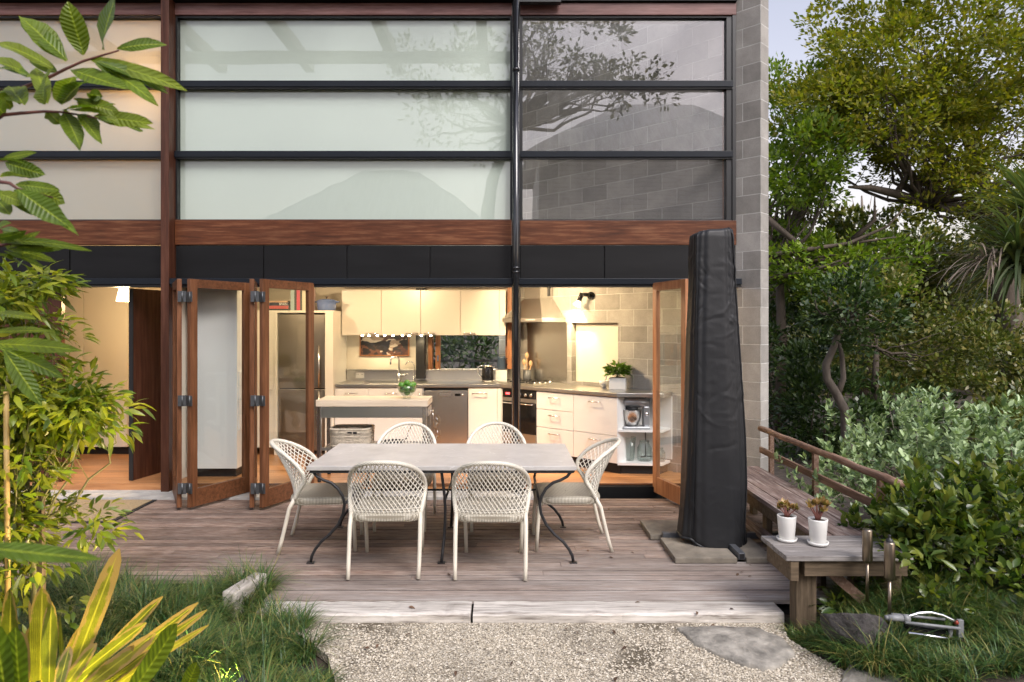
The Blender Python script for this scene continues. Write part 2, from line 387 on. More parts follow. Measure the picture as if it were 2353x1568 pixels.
def _deck():                                       # bleached towards the open front, browner under the eaves
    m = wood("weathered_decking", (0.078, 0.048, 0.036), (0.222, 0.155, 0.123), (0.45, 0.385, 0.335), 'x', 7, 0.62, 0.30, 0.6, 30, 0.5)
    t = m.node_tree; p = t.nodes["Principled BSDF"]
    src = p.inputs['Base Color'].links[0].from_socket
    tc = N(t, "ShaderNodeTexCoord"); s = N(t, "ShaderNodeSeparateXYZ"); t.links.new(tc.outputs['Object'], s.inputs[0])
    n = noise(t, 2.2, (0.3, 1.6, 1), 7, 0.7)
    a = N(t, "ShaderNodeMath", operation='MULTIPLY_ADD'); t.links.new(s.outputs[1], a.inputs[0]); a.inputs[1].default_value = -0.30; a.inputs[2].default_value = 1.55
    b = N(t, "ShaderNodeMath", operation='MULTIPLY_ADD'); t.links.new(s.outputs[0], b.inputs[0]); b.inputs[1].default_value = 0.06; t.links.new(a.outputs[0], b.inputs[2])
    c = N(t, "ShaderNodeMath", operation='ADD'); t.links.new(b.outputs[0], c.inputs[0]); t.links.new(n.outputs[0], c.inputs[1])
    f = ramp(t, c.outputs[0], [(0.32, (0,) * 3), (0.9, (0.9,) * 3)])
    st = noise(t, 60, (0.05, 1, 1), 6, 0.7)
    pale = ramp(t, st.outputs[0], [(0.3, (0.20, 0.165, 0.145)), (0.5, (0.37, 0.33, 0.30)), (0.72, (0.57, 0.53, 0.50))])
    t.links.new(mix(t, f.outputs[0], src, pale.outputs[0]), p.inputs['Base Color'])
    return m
M['deck'] = _deck()
def wavy(m, scale, amt):                           # old glass is never quite flat
    t = m.node_tree; n = noise(t, scale, (1, 1, 1.5), 2, 0.5)
    b = N(t, "ShaderNodeBump", Strength=amt, Distance=0.02); t.links.new(n.outputs[0], b.inputs['Height'])
    for nd in t.nodes:
        if nd.type == 'BSDF_GLOSSY' or nd.bl_idname == 'ShaderNodeBsdfAnisotropic': t.links.new(b.outputs[0], nd.inputs['Normal'])
wavy(M['winglass'], 1.3, 0.05); wavy(M['frontglass'], 1.3, 0.06)
def _frost2():
    m, t, p, o = nodes_of("warm_blind_sheet")
    p.inputs['Base Color'].default_value = (0.50, 0.475, 0.45, 1); p.inputs['Roughness'].default_value = 0.6
    tr = N(t, "ShaderNodeBsdfTranslucent"); tr.inputs[0].default_value = (0.7, 0.62, 0.5, 1)
    ms = N(t, "ShaderNodeMixShader"); ms.inputs[0].default_value = 0.25
    t.links.new(p.outputs[0], ms.inputs[1]); t.links.new(tr.outputs[0], ms.inputs[2]); t.links.new(ms.outputs[0], o.inputs[0])
    return m
M['frost_warm'] = _frost2()
def _boards():
    m, t, p, o = nodes_of("white_weatherboard")
    tc = N(t, "ShaderNodeTexCoord"); wv = N(t, "ShaderNodeTexWave", wave_type='BANDS', bands_direction='Z', wave_profile='SAW', Scale=2.1); t.links.new(tc.outputs['Object'], wv.inputs[0])
    c = ramp(t, wv.outputs['Fac'], [(0.0, (0.35, 0.35, 0.34)), (0.12, (0.74, 0.74, 0.72)), (1, (0.82, 0.82, 0.80))]); t.links.new(c.outputs[0], p.inputs['Base Color'])
    return m
M['boards'] = _boards()
def _frost():
    m, t, p, o = nodes_of("frosted_white_sheet")
    p.inputs['Base Color'].default_value = (0.76, 0.805, 0.765, 1); p.inputs['Roughness'].default_value = 0.5
    tr = N(t, "ShaderNodeBsdfTranslucent"); tr.inputs[0].default_value = (0.78, 0.80, 0.76, 1)
    ms = N(t, "ShaderNodeMixShader"); ms.inputs[0].default_value = 0.2
    t.links.new(p.outputs[0], ms.inputs[1]); t.links.new(tr.outputs[0], ms.inputs[2]); t.links.new(ms.outputs[0], o.inputs[0])
    return m
M['frost'] = _frost()
def nearleaf(name, cols, tip, ribs, rough, thr):
    m, t, p, o = nodes_of(name)
    g = N(t, "ShaderNodeNewGeometry")
    n = noise(t, 16, (1, 1, 1), 6, 0.65)
    a = ramp(t, g.outputs['Random Per Island'], [(i / (len(cols) - 1), c) for i, c in enumerate(cols)]).outputs[0]
    a = mix(t, 1.0, a, ramp(t, n.outputs[0], [(0.3, (0.65,) * 3), (0.7, (1.25,) * 3)]).outputs[0], 'MULTIPLY')
    at = N(t, "ShaderNodeAttribute", attribute_name="edge"); al = N(t, "ShaderNodeAttribute", attribute_name="along"); sd_ = N(t, "ShaderNodeAttribute", attribute_name="side")
    ab = N(t, "ShaderNodeMath", operation='ABSOLUTE'); t.links.new(sd_.outputs['Fac'], ab.inputs[0])
    mid = ramp(t, ab.outputs[0], [(0.0, (1,) * 3), (0.07, (0.5,) * 3), (0.12, (0,) * 3)])
    a = mix(t, mid.outputs[0], a, [min(1, c * 1.7) for c in cols[-1]])
    n2 = N(t, "ShaderNodeMath", operation='MULTIPLY_ADD'); t.links.new(n.outputs[0], n2.inputs[0]); n2.inputs[1].default_value = 0.6; t.links.new(at.outputs['Fac'], n2.inputs[2])
    f = ramp(t, n2.outputs[0], [(thr, (0,) * 3), (thr + .24, (1,) * 3)])
    c = mix(t, f.outputs[0], a, tip)
    t.links.new(c, p.inputs['Base Color']); p.inputs['Roughness'].default_value = rough; p.inputs['Specular IOR Level'].default_value = 0.4
    w_ = N(t, "ShaderNodeMath", operation='MULTIPLY_ADD'); t.links.new(ab.outputs[0], w_.inputs[0]); w_.inputs[1].default_value = ribs[1]; 
    w2 = N(t, "ShaderNodeMath", operation='MULTIPLY'); t.links.new(al.outputs['Fac'], w2.inputs[0]); w2.inputs[1].default_value = ribs[0]; t.links.new(w2.outputs[0], w_.inputs[2])
    sn = N(t, "ShaderNodeMath", operation='SINE'); t.links.new(w_.outputs[0], sn.inputs[0])
    b = bump(t, p, sn.outputs[0], 0.45, 0.003)
    tr = N(t, "ShaderNodeBsdfTranslucent"); t.links.new(b.outputs[0], tr.inputs['Normal'])
    t.links.new(mix(t, 1.0, c, (1.3, 1.4, 0.6), 'MULTIPLY'), tr.inputs[0])
    ms = N(t, "ShaderNodeMixShader"); ms.inputs[0].default_value = 0.4
    t.links.new(p.outputs[0], ms.inputs[1]); t.links.new(tr.outputs[0], ms.inputs[2]); t.links.new(ms.outputs[0], o.inputs[0])
    return m
M['lf_clivia'] = nearleaf("clivia_leaf", [(0.14, 0.17, 0.018), (0.22, 0.235, 0.024), (0.32, 0.29, 0.04)], (0.38, 0.26, 0.10), (0.0, 38.0), 0.34, 0.94)
M['lf_big'] = nearleaf("large_leaflet", [(0.085, 0.15, 0.013), (0.15, 0.22, 0.018), (0.21, 0.26, 0.024)], (0.24, 0.19, 0.05), (75.0, -9.0), 0.38, 1.22)
# ------------------------------------------------------------------ mesh helpers
def tag(o, label, cat, group=None, kind=None):
    o['label'] = label
    if cat: o['category'] = cat
    if group: o['group'] = group
    if kind: o['kind'] = kind
    return o

def thing(name, label, cat, loc=(0, 0, 0), rz=0.0, group=None):
    o = bpy.data.objects.new(name, None)
    COL.objects.link(o)
    o.location = loc
    o.rotation_euler = (0, 0, rz)
    o.empty_display_size = 0.1
    return tag(o, label, cat, group)

def root_of(o):
    while o.parent: o = o.parent
    return o

class MB:
    def __init__(s): s.v, s.f, s.s = [], [], []
    def add(s, vs, fs, smooth=False):
        b = len(s.v)
        s.v.extend([tuple(p) for p in vs])
        s.f.extend([tuple(b + i for i in f) for f in fs])
        s.s.extend([smooth] * len(fs))
        return s
    def fbox(s, o, u, n, a, b, z, skew=None):      # box in a frame: origin, along u, across n, up
        o, u, n = Vector(o), Vector(u), Vector(n)
        vs = [o + u * x + n * y + Vector((0, 0, h)) for h in z for y in b for x in a]
        return s.add(vs, [(0, 2, 3, 1), (4, 5, 7, 6), (0, 1, 5, 4), (2, 6, 7, 3), (0, 4, 6, 2), (1, 3, 7, 5)])
    def box(s, x, y, z):
        return s.fbox((0, 0, 0), (1, 0, 0), (0, 1, 0), x, y, z)
    def bar(s, p, q, wd, ht):                      # rectangular bar from p to q
        p, q = Vector(p), Vector(q)
        d = (q - p).normalized()
        up = Vector((0, 0, 1)) if abs(d.z) < 0.95 else Vector((0, 1, 0))
        n = d.cross(up).normalized(); up = n.cross(d).normalized()
        vs = [c + n * (sx * wd / 2) + up * (sy * ht / 2) for c in (p, q) for sx, sy in ((-1, -1), (1, -1), (1, 1), (-1, 1))]
        return s.add(vs, [(0, 1, 2, 3), (7, 6, 5, 4), (0, 4, 5, 1), (1, 5, 6, 2), (2, 6, 7, 3), (3, 7, 4, 0)])
    def tube(s, pts, r, n=8, smooth=True, cap=True, closed=False):
        pts = [Vector(p) for p in pts]
        k = len(pts)
        rr = r if isinstance(r, (list, tuple, np.ndarray)) else [r] * k
        vs = []; prev = None
        for i, p in enumerate(pts):
            if closed: d = pts[(i + 1) % k] - pts[i - 1]
            else: d = pts[min(i + 1, k - 1)] - pts[max(i - 1, 0)]
            d = d.normalized() if d.length > 1e-9 else Vector((0, 0, 1))
            if prev is None: a = d.orthogonal().normalized()
            else:
                a = prev - d * prev.dot(d)
                a = a.normalized() if a.length > 1e-6 else d.orthogonal().normalized()
            prev = a
            b = d.cross(a)
            for j in range(n):
                t = 2 * math.pi * (j + 0.5) / n
                vs.append(p + (a * math.cos(t) + b * math.sin(t)) * rr[i])
        fs = []
        m = k if closed else k - 1
        for i in range(m):
            for j in range(n):
                j2 = (j + 1) % n; i2 = (i + 1) % k
                fs.append((i * n + j, i * n + j2, i2 * n + j2, i2 * n + j))
        if cap and not closed:
            fs.append(tuple(range(n))[::-1]); fs.append(tuple((k - 1) * n + j for j in range(n)))
        return s.add(vs, fs, smooth)
    def cyl(s, p, q, r, r2=None, n=16, smooth=True):
        return s.tube([p, q], [r, r if r2 is None else r2], n, smooth)
    def lathe(s, prof, loc=(0, 0, 0), n=24, smooth=True, cap=False):
        vs = []
        for r, z in prof:
            for j in range(n):
                t = 2 * math.pi * j / n
                vs.append((loc[0] + r * math.cos(t), loc[1] + r * math.sin(t), loc[2] + z))
        fs = [(i * n + j, i * n + (j + 1) % n, (i + 1) * n + (j + 1) % n, (i + 1) * n + j) for i in range(len(prof) - 1) for j in range(n)]
        s.add(vs, fs, smooth)
        if cap:
            s.add(vs[:n], [tuple(range(n))[::-1]]); s.add(vs[-n:], [tuple(range(n))])
        return s
    def prism(s, poly, z0, z1):
        n = len(poly)
        vs = [(x, y, z0) for x, y in poly] + [(x, y, z1) for x, y in poly]
        return s.add(vs, [tuple(range(n))[::-1], tuple(range(n, 2 * n))] + [(i, (i + 1) % n, n + (i + 1) % n, n + i) for i in range(n)])
    def grid(s, fn, nu, nv, smooth=True, closed=False):
        vs = [fn(i / (nu if closed else nu - 1), j / (nv - 1)) for j in range(nv) for i in range(nu)]
        m = nu if closed else nu - 1
        fs = [(j * nu + i, j * nu + (i + 1) % nu, (j + 1) * nu + (i + 1) % nu, (j + 1) * nu + i) for j in range(nv - 1) for i in range(m)]
        return s.add(vs, fs, smooth)
    def ball(s, c, r, n=12, sq=(1, 1, 1)):
        c = Vector(c)
        return s.grid(lambda u, v: c + Vector((math.cos(2 * math.pi * u) * math.sin(math.pi * v) * sq[0], math.sin(2 * math.pi * u) * math.sin(math.pi * v) * sq[1], -math.cos(math.pi * v) * sq[2])) * r, n, max(6, n // 2 + 2), True, True)
    def build(s, name, mat, parent=None, local=False, bevel=0.0, loc=None):
        me = bpy.data.meshes.new(name)
        vs = s.v
        if parent is not None and not local:
            L = root_of(parent).location
            vs = [(a - L[0], b - L[1], c - L[2]) for a, b, c in vs]
        elif loc is not None:
            vs = [(a - loc[0], b - loc[1], c - loc[2]) for a, b, c in vs]
        me.from_pydata(vs, [], s.f)
        me.polygons.foreach_set('use_smooth', s.s)
        me.materials.append(M[mat] if isinstance(mat, str) else mat)
        me.update()
        o = bpy.data.objects.new(name, me)
        COL.objects.link(o)
        if parent is not None: o.parent = parent
        elif loc is not None: o.location = loc
        if bevel:
            b = o.modifiers.new("bevel", 'BEVEL'); b.width = bevel; b.segments = 2; b.limit_method = 'ANGLE'
        return o

def np_mesh(name, V, Fq, mat, parent=None, smooth=True, attr=None, local=False):
    """big quad mesh from arrays"""
    me = bpy.data.meshes.new(name)
    V = np.asarray(V, dtype=np.float32).reshape(-1, 3)
    if parent is not None and not local:
        V = V - np.array(root_of(parent).location, dtype=np.float32)
    k = Fq.shape[1]
    me.vertices.add(len(V)); me.vertices.foreach_set('co', V.ravel())
    me.loops.add(Fq.size); me.loops.foreach_set('vertex_index', Fq.astype(np.int32).ravel())
    me.polygons.add(len(Fq))
    me.polygons.foreach_set('loop_start', np.arange(0, Fq.size, k, dtype=np.int32))
    me.polygons.foreach_set('loop_total', np.full(len(Fq), k, dtype=np.int32))
    me.polygons.foreach_set('use_smooth', np.full(len(Fq), smooth))
    me.materials.append(M[mat] if isinstance(mat, str) else mat)
    if attr is not None:
        for nm, vals in (attr.items() if isinstance(attr, dict) else (("edge", attr),)):
            a = me.attributes.new(nm, 'FLOAT', 'POINT'); a.data.foreach_set('value', np.asarray(vals, dtype=np.float32))
    me.update(calc_edges=True)
    o = bpy.data.objects.new(name, me)
    COL.objects.link(o)
    if parent is not None: o.parent = parent
    return o

def unit(a): return a / np.maximum(np.linalg.norm(a, axis=-1, keepdims=True), 1e-9)

def leaves(P, D, Nn, L, Wd, rows=(0, .35, .7, 1), wid=(0.12, 1, .75, 0.02), fold=0.18, curl=0.25, wave=0.0):
    """leaf blades: P base, D direction, Nn normal; returns vertices and quads"""
    n = len(P)
    D = unit(D); S = unit(np.cross(D, Nn)); U = np.cross(S, D)
    L = np.broadcast_to(np.asarray(L, float), (n,)); Wd = np.broadcast_to(np.asarray(Wd, float), (n,)); curl = np.broadcast_to(np.asarray(curl, float), (n,))
    ph = R.uniform(0, 6.28, (n, 2))
    V = np.zeros((n, len(rows), 3, 3))
    for i, (t, ww) in enumerate(zip(rows, wid)):
        c = P + D * (L * t)[:, None] - U * (L * curl * t * t)[:, None]
        for j, sgn in enumerate((-1, 0, 1)):
            V[:, i, j] = c + S * (Wd * 0.5 * ww * sgn)[:, None] + U * (Wd * fold * ww * abs(sgn))[:, None] + (U * (Wd * wave * np.sin(t * 8 + ph[:, (sgn + 1) // 2]) * abs(sgn))[:, None] if wave else 0)
    q = []
    for i in range(len(rows) - 1):
        for j in range(2):
            q.append((i * 3 + j, i * 3 + j + 1, (i + 1) * 3 + j + 1, (i + 1) * 3 + j))
    q = np.array(q)
    Fq = (np.arange(n)[:, None, None] * (len(rows) * 3) + q[None]).reshape(-1, 4)
    return V.reshape(-1, 3), Fq

def leaf_attr(n, rows, edge=None):
    k = len(rows)
    al = np.tile(np.repeat(np.array(rows), 3), n); sd_ = np.tile(np.array([-1, 0, 1.0]), n * k)
    return {'along': al, 'side': sd_, 'edge': (.25 + .45 * np.abs(sd_) + .35 * al ** 3 + np.repeat(R.uniform(-.1, .25, n), k * 3)) if edge is None else edge}

def kites(P, D, Nn, L, Wd):
    n = len(P)
    D = unit(D); S = unit(np.cross(D, Nn))
    L = np.broadcast_to(np.asarray(L, float), (n,))[:, None]; Wd = np.broadcast_to(np.asarray(Wd, float), (n,))[:, None]
    V = np.stack([P, P + D * L * .45 + S * Wd * .5, P + D * L, P + D * L * .45 - S * Wd * .5], 1)
    Fq = np.arange(n * 4).reshape(n, 4)
    return V.reshape(-1, 3), Fq

def rdir(n, rs=R):
    return unit(rs.normal(size=(n, 3)))

def join_geo(parts):
    Vs, Fs, b = [], [], 0
    for V, Fq in parts:
        Vs.append(V); Fs.append(Fq + b); b += len(V)
    return np.concatenate(Vs), np.concatenate(Fs)

def blades(P, az, L, lean, Wd, droop, rows=5):
    """grass / strap leaves: arching ribbons"""
    n = len(P)
    H = np.stack([np.cos(az), np.sin(az), np.zeros(n)], 1)
    S = np.stack([-np.sin(az), np.cos(az), np.zeros(n)], 1)
    V = np.zeros((n, rows, 2, 3))
    pos = P.copy(); ang = lean.copy()
    for i in range(rows):
        t = i / (rows - 1)
        wv = Wd * (1 - t ** 2 * 0.9) * 0.5
        V[:, i, 0] = pos - S * wv[:, None]; V[:, i, 1] = pos + S * wv[:, None]
        st = (L / (rows - 1))[:, None]
        pos = pos + (H * np.sin(ang)[:, None] + np.array([0, 0, 1.0]) * np.cos(ang)[:, None]) * st
        ang = ang + droop / (rows - 1)
    q = np.array([(i * 2, i * 2 + 1, i * 2 + 3, i * 2 + 2) for i in range(rows - 1)])
    Fq = (np.arange(n)[:, None, None] * (rows * 2) + q[None]).reshape(-1, 4)
    return V.reshape(-1, 3), Fq

def dup(root, loc, rz, label, group=None):
    def cp(o, par):
        c = o.copy(); COL.objects.link(c)
        if par is not None: c.parent = par
        for ch in o.children: cp(ch, c)
        return c
    r = cp(root, None)
    r.location = loc; r.rotation_euler = (0, 0, rz); r['label'] = label
    if group: r['group'] = group
    return r

def lamp_light(name, typ, parent, pos, energy, color=(1.0, 0.68, 0.36), size=0.1, aim=None, spot=None, blend=0.5):
    l = bpy.data.lights.new(name, typ)
    l.energy, l.color = energy, color
    if typ == 'AREA': l.size = size
    else: l.shadow_soft_size = size
    if spot: l.spot_size = math.radians(spot); l.spot_blend = blend
    o = bpy.data.objects.new(name, l)
    COL.objects.link(o)
    o.parent = parent
    L = root_of(parent).location
    o.location = Vector(pos) - Vector(L)
    if aim is not None:
        d = Vector(aim) - Vector(pos)
        o.rotation_euler = d.to_track_quat('-Z', 'Y').to_euler()
    return o

# ------------------------------------------------------------------ the setting: ground, gravel, deck
def hz(x, y):                                      # height of the garden soil
    z = -0.10
    z += 0.20 * min(1, max(0, (x - 1.7) / 0.9)) * min(1, max(0, (4.75 - y) / 0.5))
    z += 0.07 * min(1, max(0, (-1.1 - x) / 0.7)) * min(1, max(0, (4.8 - y) / 0.3))
    return z
def ground_bm():
    g = MB()
    xs = [-300, -60, -20, -9] + list(np.arange(-6, 6.01, 0.2)) + [9, 20, 60, 300]
    ys = [-300, -60, -20, -6] + list(np.arange(0, 8.01, 0.2)) + [12, 20, 60, 300]
    vs = [(x, y, hz(x, y) - 0.02) for y in ys for x in xs]
    n = len(xs)
    fs = [(j * n + i, j * n + i + 1, (j + 1) * n + i + 1, (j + 1) * n + i) for j in range(len(ys) - 1) for i in range(n - 1)]
    return g.add(vs, fs, True)
tag(ground_bm().build('ground', 'soil'), 'dark garden soil and ground reaching out past the house', None, kind='structure')

gv = MB()
path = [(-1.62, 4.27), (-1.25, 4.12), (-1.0, 3.85), (-0.86, 3.5), (-0.8, 2.6), (-0.7, 1.2), (2.6, 1.2), (2.4, 2.8), (2.1, 3.4), (1.86, 3.6), (1.75, 3.85), (1.68, 4.05), (1.74, 4.27)]
gv.prism(path, -0.11, -0.062)
tag(gv.build('gravel', 'gravel'), 'pale shell gravel court with worn patches in front of the deck', None, kind='structure')

def inside(poly, x, y):
    c = False; j = len(poly) - 1
    for i in range(len(poly)):
        if (poly[i][1] > y) != (poly[j][1] > y) and x < (poly[j][0] - poly[i][0]) * (y - poly[i][1]) / (poly[j][1] - poly[i][1]) + poly[i][0]: c = not c
        j = i
    return c
def scatter(poly, n, rs=R):
    xs, ys = [p[0] for p in poly], [p[1] for p in poly]
    out = []
    while len(out) < n:
        x, y = rs.uniform(min(xs), max(xs)), rs.uniform(min(ys), max(ys))
        if inside(poly, x, y): out.append((x, y))
    return np.array(out)

# loose chips on top of the gravel
pts = scatter([p for p in path if p[1] > 2.9] + [(2.35, 2.9), (-0.82, 2.9)][::1], 17000) if False else scatter([(-1.62, 4.25), (-1.25, 4.12), (-1.0, 3.85), (-0.86, 3.5), (-0.82, 2.9), (2.3, 2.9), (2.1, 3.4), (1.86, 3.6), (1.75, 3.85), (1.68, 4.05), (1.72, 4.25)], 30000)
px_ = np.sin(pts[:, 0] * 2.3 + 1.1) * np.cos(pts[:, 1] * 3.1 + 0.4) + 0.5 * np.sin(pts[:, 0] * 5.7 + pts[:, 1] * 4.2)
keep = R.rand(len(pts)) < np.clip(1.0 - 0.55 * (px_ > 0.7) - 0.5 * (pts[:, 1] > 4.12), 0.2, 1)
pts = pts[keep]
oc = np.array([(1, 0, 0), (0, 1, 0), (-1, 0, 0), (0, -1, 0), (0, 0, 1), (0, 0, -1)], float)
ot = np.array([(0, 1, 4), (1, 2, 4), (2, 3, 4), (3, 0, 4), (1, 0, 5), (2, 1, 5), (3, 2, 5), (0, 3, 5)])
n = len(pts)
sz = R.uniform(0.003, 0.009, n)[:, None, None]
V = oc[None] * R.uniform(0.6, 1.3, (n, 6, 1)) * sz
an = R.uniform(0, 6.28, n); ca, sa = np.cos(an)[:, None], np.sin(an)[:, None]
V = np.stack([V[..., 0] * ca - V[..., 1] * sa, V[..., 0] * sa + V[..., 1] * ca, V[..., 2] * 0.6], -1)
V += np.concatenate([pts, np.full((n, 1), -0.059)], 1)[:, None]
mgs, t_, p_, o_ = nodes_of("gravel_chip")
g_ = N(t_, "ShaderNodeNewGeometry")
t_.links.new(ramp(t_, g_.outputs['Random Per Island'], [(0, (0.22, 0.19, 0.15)), (0.15, (0.38, 0.325, 0.245)), (0.6, (0.52, 0.46, 0.36)), (1, (0.68, 0.62, 0.52))]).outputs[0], p_.inputs['Base Color'])
p_.inputs['Roughness'].default_value = 0.9
o = np_mesh('gravel_chips', V, (np.arange(n)[:, None, None] * 6 + ot[None]).reshape(-1, 3), mgs, smooth=False)
tag(o, 'loose cream and brown shell chips strewn over the gravel', None, kind='stuff')

# deck: separate weathered boards running along the house
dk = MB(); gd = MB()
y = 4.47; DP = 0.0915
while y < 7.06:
    x0 = -6.5 if y > 4.82 else -1.58
    xs = [x0]
    x = x0 + rnd.uniform(1.0, 4.5)
    while x < 2.3:
        xs.append(x); x += rnd.uniform(2.6, 5.0)
    xs.append(2.52)
    for a, b in zip(xs[:-1], xs[1:]):
        dz = rnd.uniform(-0.0025, 0.0015)
        dk.box((a + 0.001, b - 0.001), (y, y + DP - 0.0135), (-0.028 + dz, dz))
    gd.box((x0 + .002, 2.518), (y + DP - 0.0125, y + DP - 0.001), (-0.03, -0.0055))  # black strip stands in for the shade between two boards
    y += DP
tag(dk.build('deck', 'deck', bevel=0.002), 'weathered grey brown timber deck of narrow boards', None, kind='structure')
tag(gd.build('deck_gap_shade', 'gasket'), 'black strips put in as the shade in the gaps between the deck boards', None, kind='structure')
sb = MB(); sb.box((-6.5, 2.5), (4.86, 7.05), (-0.2, -0.075)); sb.box((-1.55, 2.5), (4.49, 4.86), (-0.2, -0.075))
tag(sb.build('deck_framing', 'gasket'), 'dark framing under the deck boards', None, kind='structure')
cs = MB(); cs.box((-6.5, 0.40), (7.06, 7.27), (-0.1, 0.024)); cs.box((-6.5, 0.40), (7.275, 7.5), (-0.1, 0.03))
tag(cs.build('threshold_paving', 'concrete'), 'pale grey stone strip along the foot of the glazed doors', None, kind='structure')

# bleached edge timbers, each a thing
def edge_timber(x0, x1, lab):
    b = MB()
    nx = 26
    def fn(sec):
        return sec
    for i in range(1):
        vs = []
        for k in range(nx):
            x = x0 + (x1 - x0) * k / (nx - 1)
            j1, j2, j3 = (rnd.uniform(-0.004, 0.004) for _ in range(3))
            vs += [(x, 4.275 + j1, -0.12), (x, 4.272 + j1 * 1.6, -0.018 + j2), (x, 4.285 + j1, -0.006 + j2), (x, 4.455, -0.004 + j3), (x, 4.46, -0.014), (x, 4.46, -0.12)]
        fs = []
        for k in range(nx - 1):
            for j in range(6):
                fs.append((k * 6 + j, k * 6 + (j + 1) % 6, (k + 1) * 6 + (j + 1) % 6, (k + 1) * 6 + j))
        fs.append(tuple(range(6))[::-1]); fs.append(tuple((nx - 1) * 6 + j for j in range(6)))
        b.add(vs, fs)
    o = b.build('edge_timber', 'whitewood', loc=((x0 + x1) / 2, 4.36, -0.06))
    return tag(o, lab, 'timber', 'bleached edge timbers along the front of the deck')
edge_timber(-1.56, -0.215, 'bleached edge timber along the deck front, left of the split')
edge_timber(-0.20, 1.75, 'bleached edge timber along the deck front, right of the split')
slp = MB()
slp.fbox((-1.68, 4.70, 0), (-0.22, -0.975, 0), (0.975, -0.22, 0), (0, 0.36), (-0.05, 0.05), (-0.12, 0.10))
o = slp.build('timber_sleeper', 'whitewood_y', loc=(-1.7, 4.4, 0), bevel=0.012)
tag(o, 'short bleached sleeper end poking out of the mondo grass at the deck corner', 'timber')

# ------------------------------------------------------------------ the house
H = thing('house', 'dark timber and concrete block house with tall glazing and open folding doors', 'house', (0, 7.4, 0))
# concrete block wall at 45 degrees through the facade
BW = Vector((2.707, 7.223, 0)); BD = Vector((-0.70711, 0.70711, 0)); BN = Vector((-0.70711, -0.70711, 0))
def onwall(s, off=0.0, z=0.0):                     # s metres from the back corner along the kitchen face
    return BW + BD * (3.574 - s) + BN * off + Vector((0, 0, z))
bw = MB()
NX0, NX1, NZ0, NZ1 = 3.574 - 1.742, 3.574 - 1.0, 1.07, 1.84     # niche, in wall coordinates
bw.box((0, NX0), (-0.19, 0), (-0.3, 6.2)); bw.box((NX1, 3.95), (-0.19, 0), (-0.3, 6.2))
bw.box((NX0, NX1), (-0.19, 0), (-0.3, NZ0)); bw.box((NX0, NX1), (-0.19, 0), (NZ1, 6.2))
o = bw.build('block_wall', 'block', H, local=True)
o.location = BW - Vector(H.location); o.rotation_euler = (0, 0, math.radians(135))
nb = MB(); nb.box((NX0 - .002, NX1 + .002), (-0.17, -0.085), (NZ0 - .002, NZ1 + .002))
o = nb.build('niche_board', 'wall', H, local=True)
o.location = BW - Vector(H.location); o.rotation_euler = (0, 0, math.radians(135))

def HP(name, mat, mb, bevel=0.0, parent=None): return mb.build(name, mat, parent or H, bevel=bevel)

# posts and beams
HP('post', 'redpost', MB().box((-3.668, -3.58), (7.276, 7.52), (0.0, 6.2)), 0.004)
HP('post', 'redpost', MB().box((-7.3, -7.2), (7.276, 7.52), (0.0, 6.2)), 0.004)
for a, b in ((-7.2, -3.67), (-3.578, 0.075), (0.165, 2.51)):
    HP('beam', 'red', MB().box((a, b), (7.40, 7.46), (2.677, 2.941)), 0.005)
    HP('fascia_beam', 'redtop', MB().box((a, b), (7.40, 7.46), (5.17, 5.30)), 0.004)
HP('roof_edge', 'panel', MB().box((-7.3, 0.1), (7.30, 7.48), (5.31, 5.45)).box((0.165, 2.51), (7.37, 7.48), (5.31, 5.45)))
HP('soffit_board', 'black', MB().box((0.155, 0.6), (7.28, 7.36), (5.255, 5.4)))
# black panels over the doors
xs = [-7.2, -6.35, -5.55, -4.72, -3.67]
for a, b in zip(xs[:-1], xs[1:]): HP('header_panel', 'panel', MB().box((a + .008, b - .008), (7.41, 7.43), (2.31, 2.668)))
xs = [-3.57, -2.615, -1.71, -0.81, 0.075]
for a, b in zip(xs[:-1], xs[1:]): HP('header_panel', 'panel', MB().box((a + .008, b - .008), (7.41, 7.43), (2.31, 2.668)))
xs = [0.165, 1.08, 2.0, 2.51]
for a, b in zip(xs[:-1], xs[1:]): HP('header_panel', 'panel', MB().box((a + .008, b - .008), (7.41, 7.43), (2.31, 2.668)))
HP('header_backing', 'gasket', MB().box((-7.2, 2.5), (7.434, 7.47), (2.30, 2.672)))
HP('door_track', 'bluebar', MB().box((-7.2, -3.67), (7.28, 7.45), (2.24, 2.305)).box((-3.578, 2.53), (7.28, 7.45), (2.24, 2.305)), 0.004)
HP('door_track_lip', 'black', MB().box((-7.2, -3.67), (7.30, 7.43), (2.215, 2.238)).box((-3.578, 2.53), (7.30, 7.43), (2.215, 2.238)))
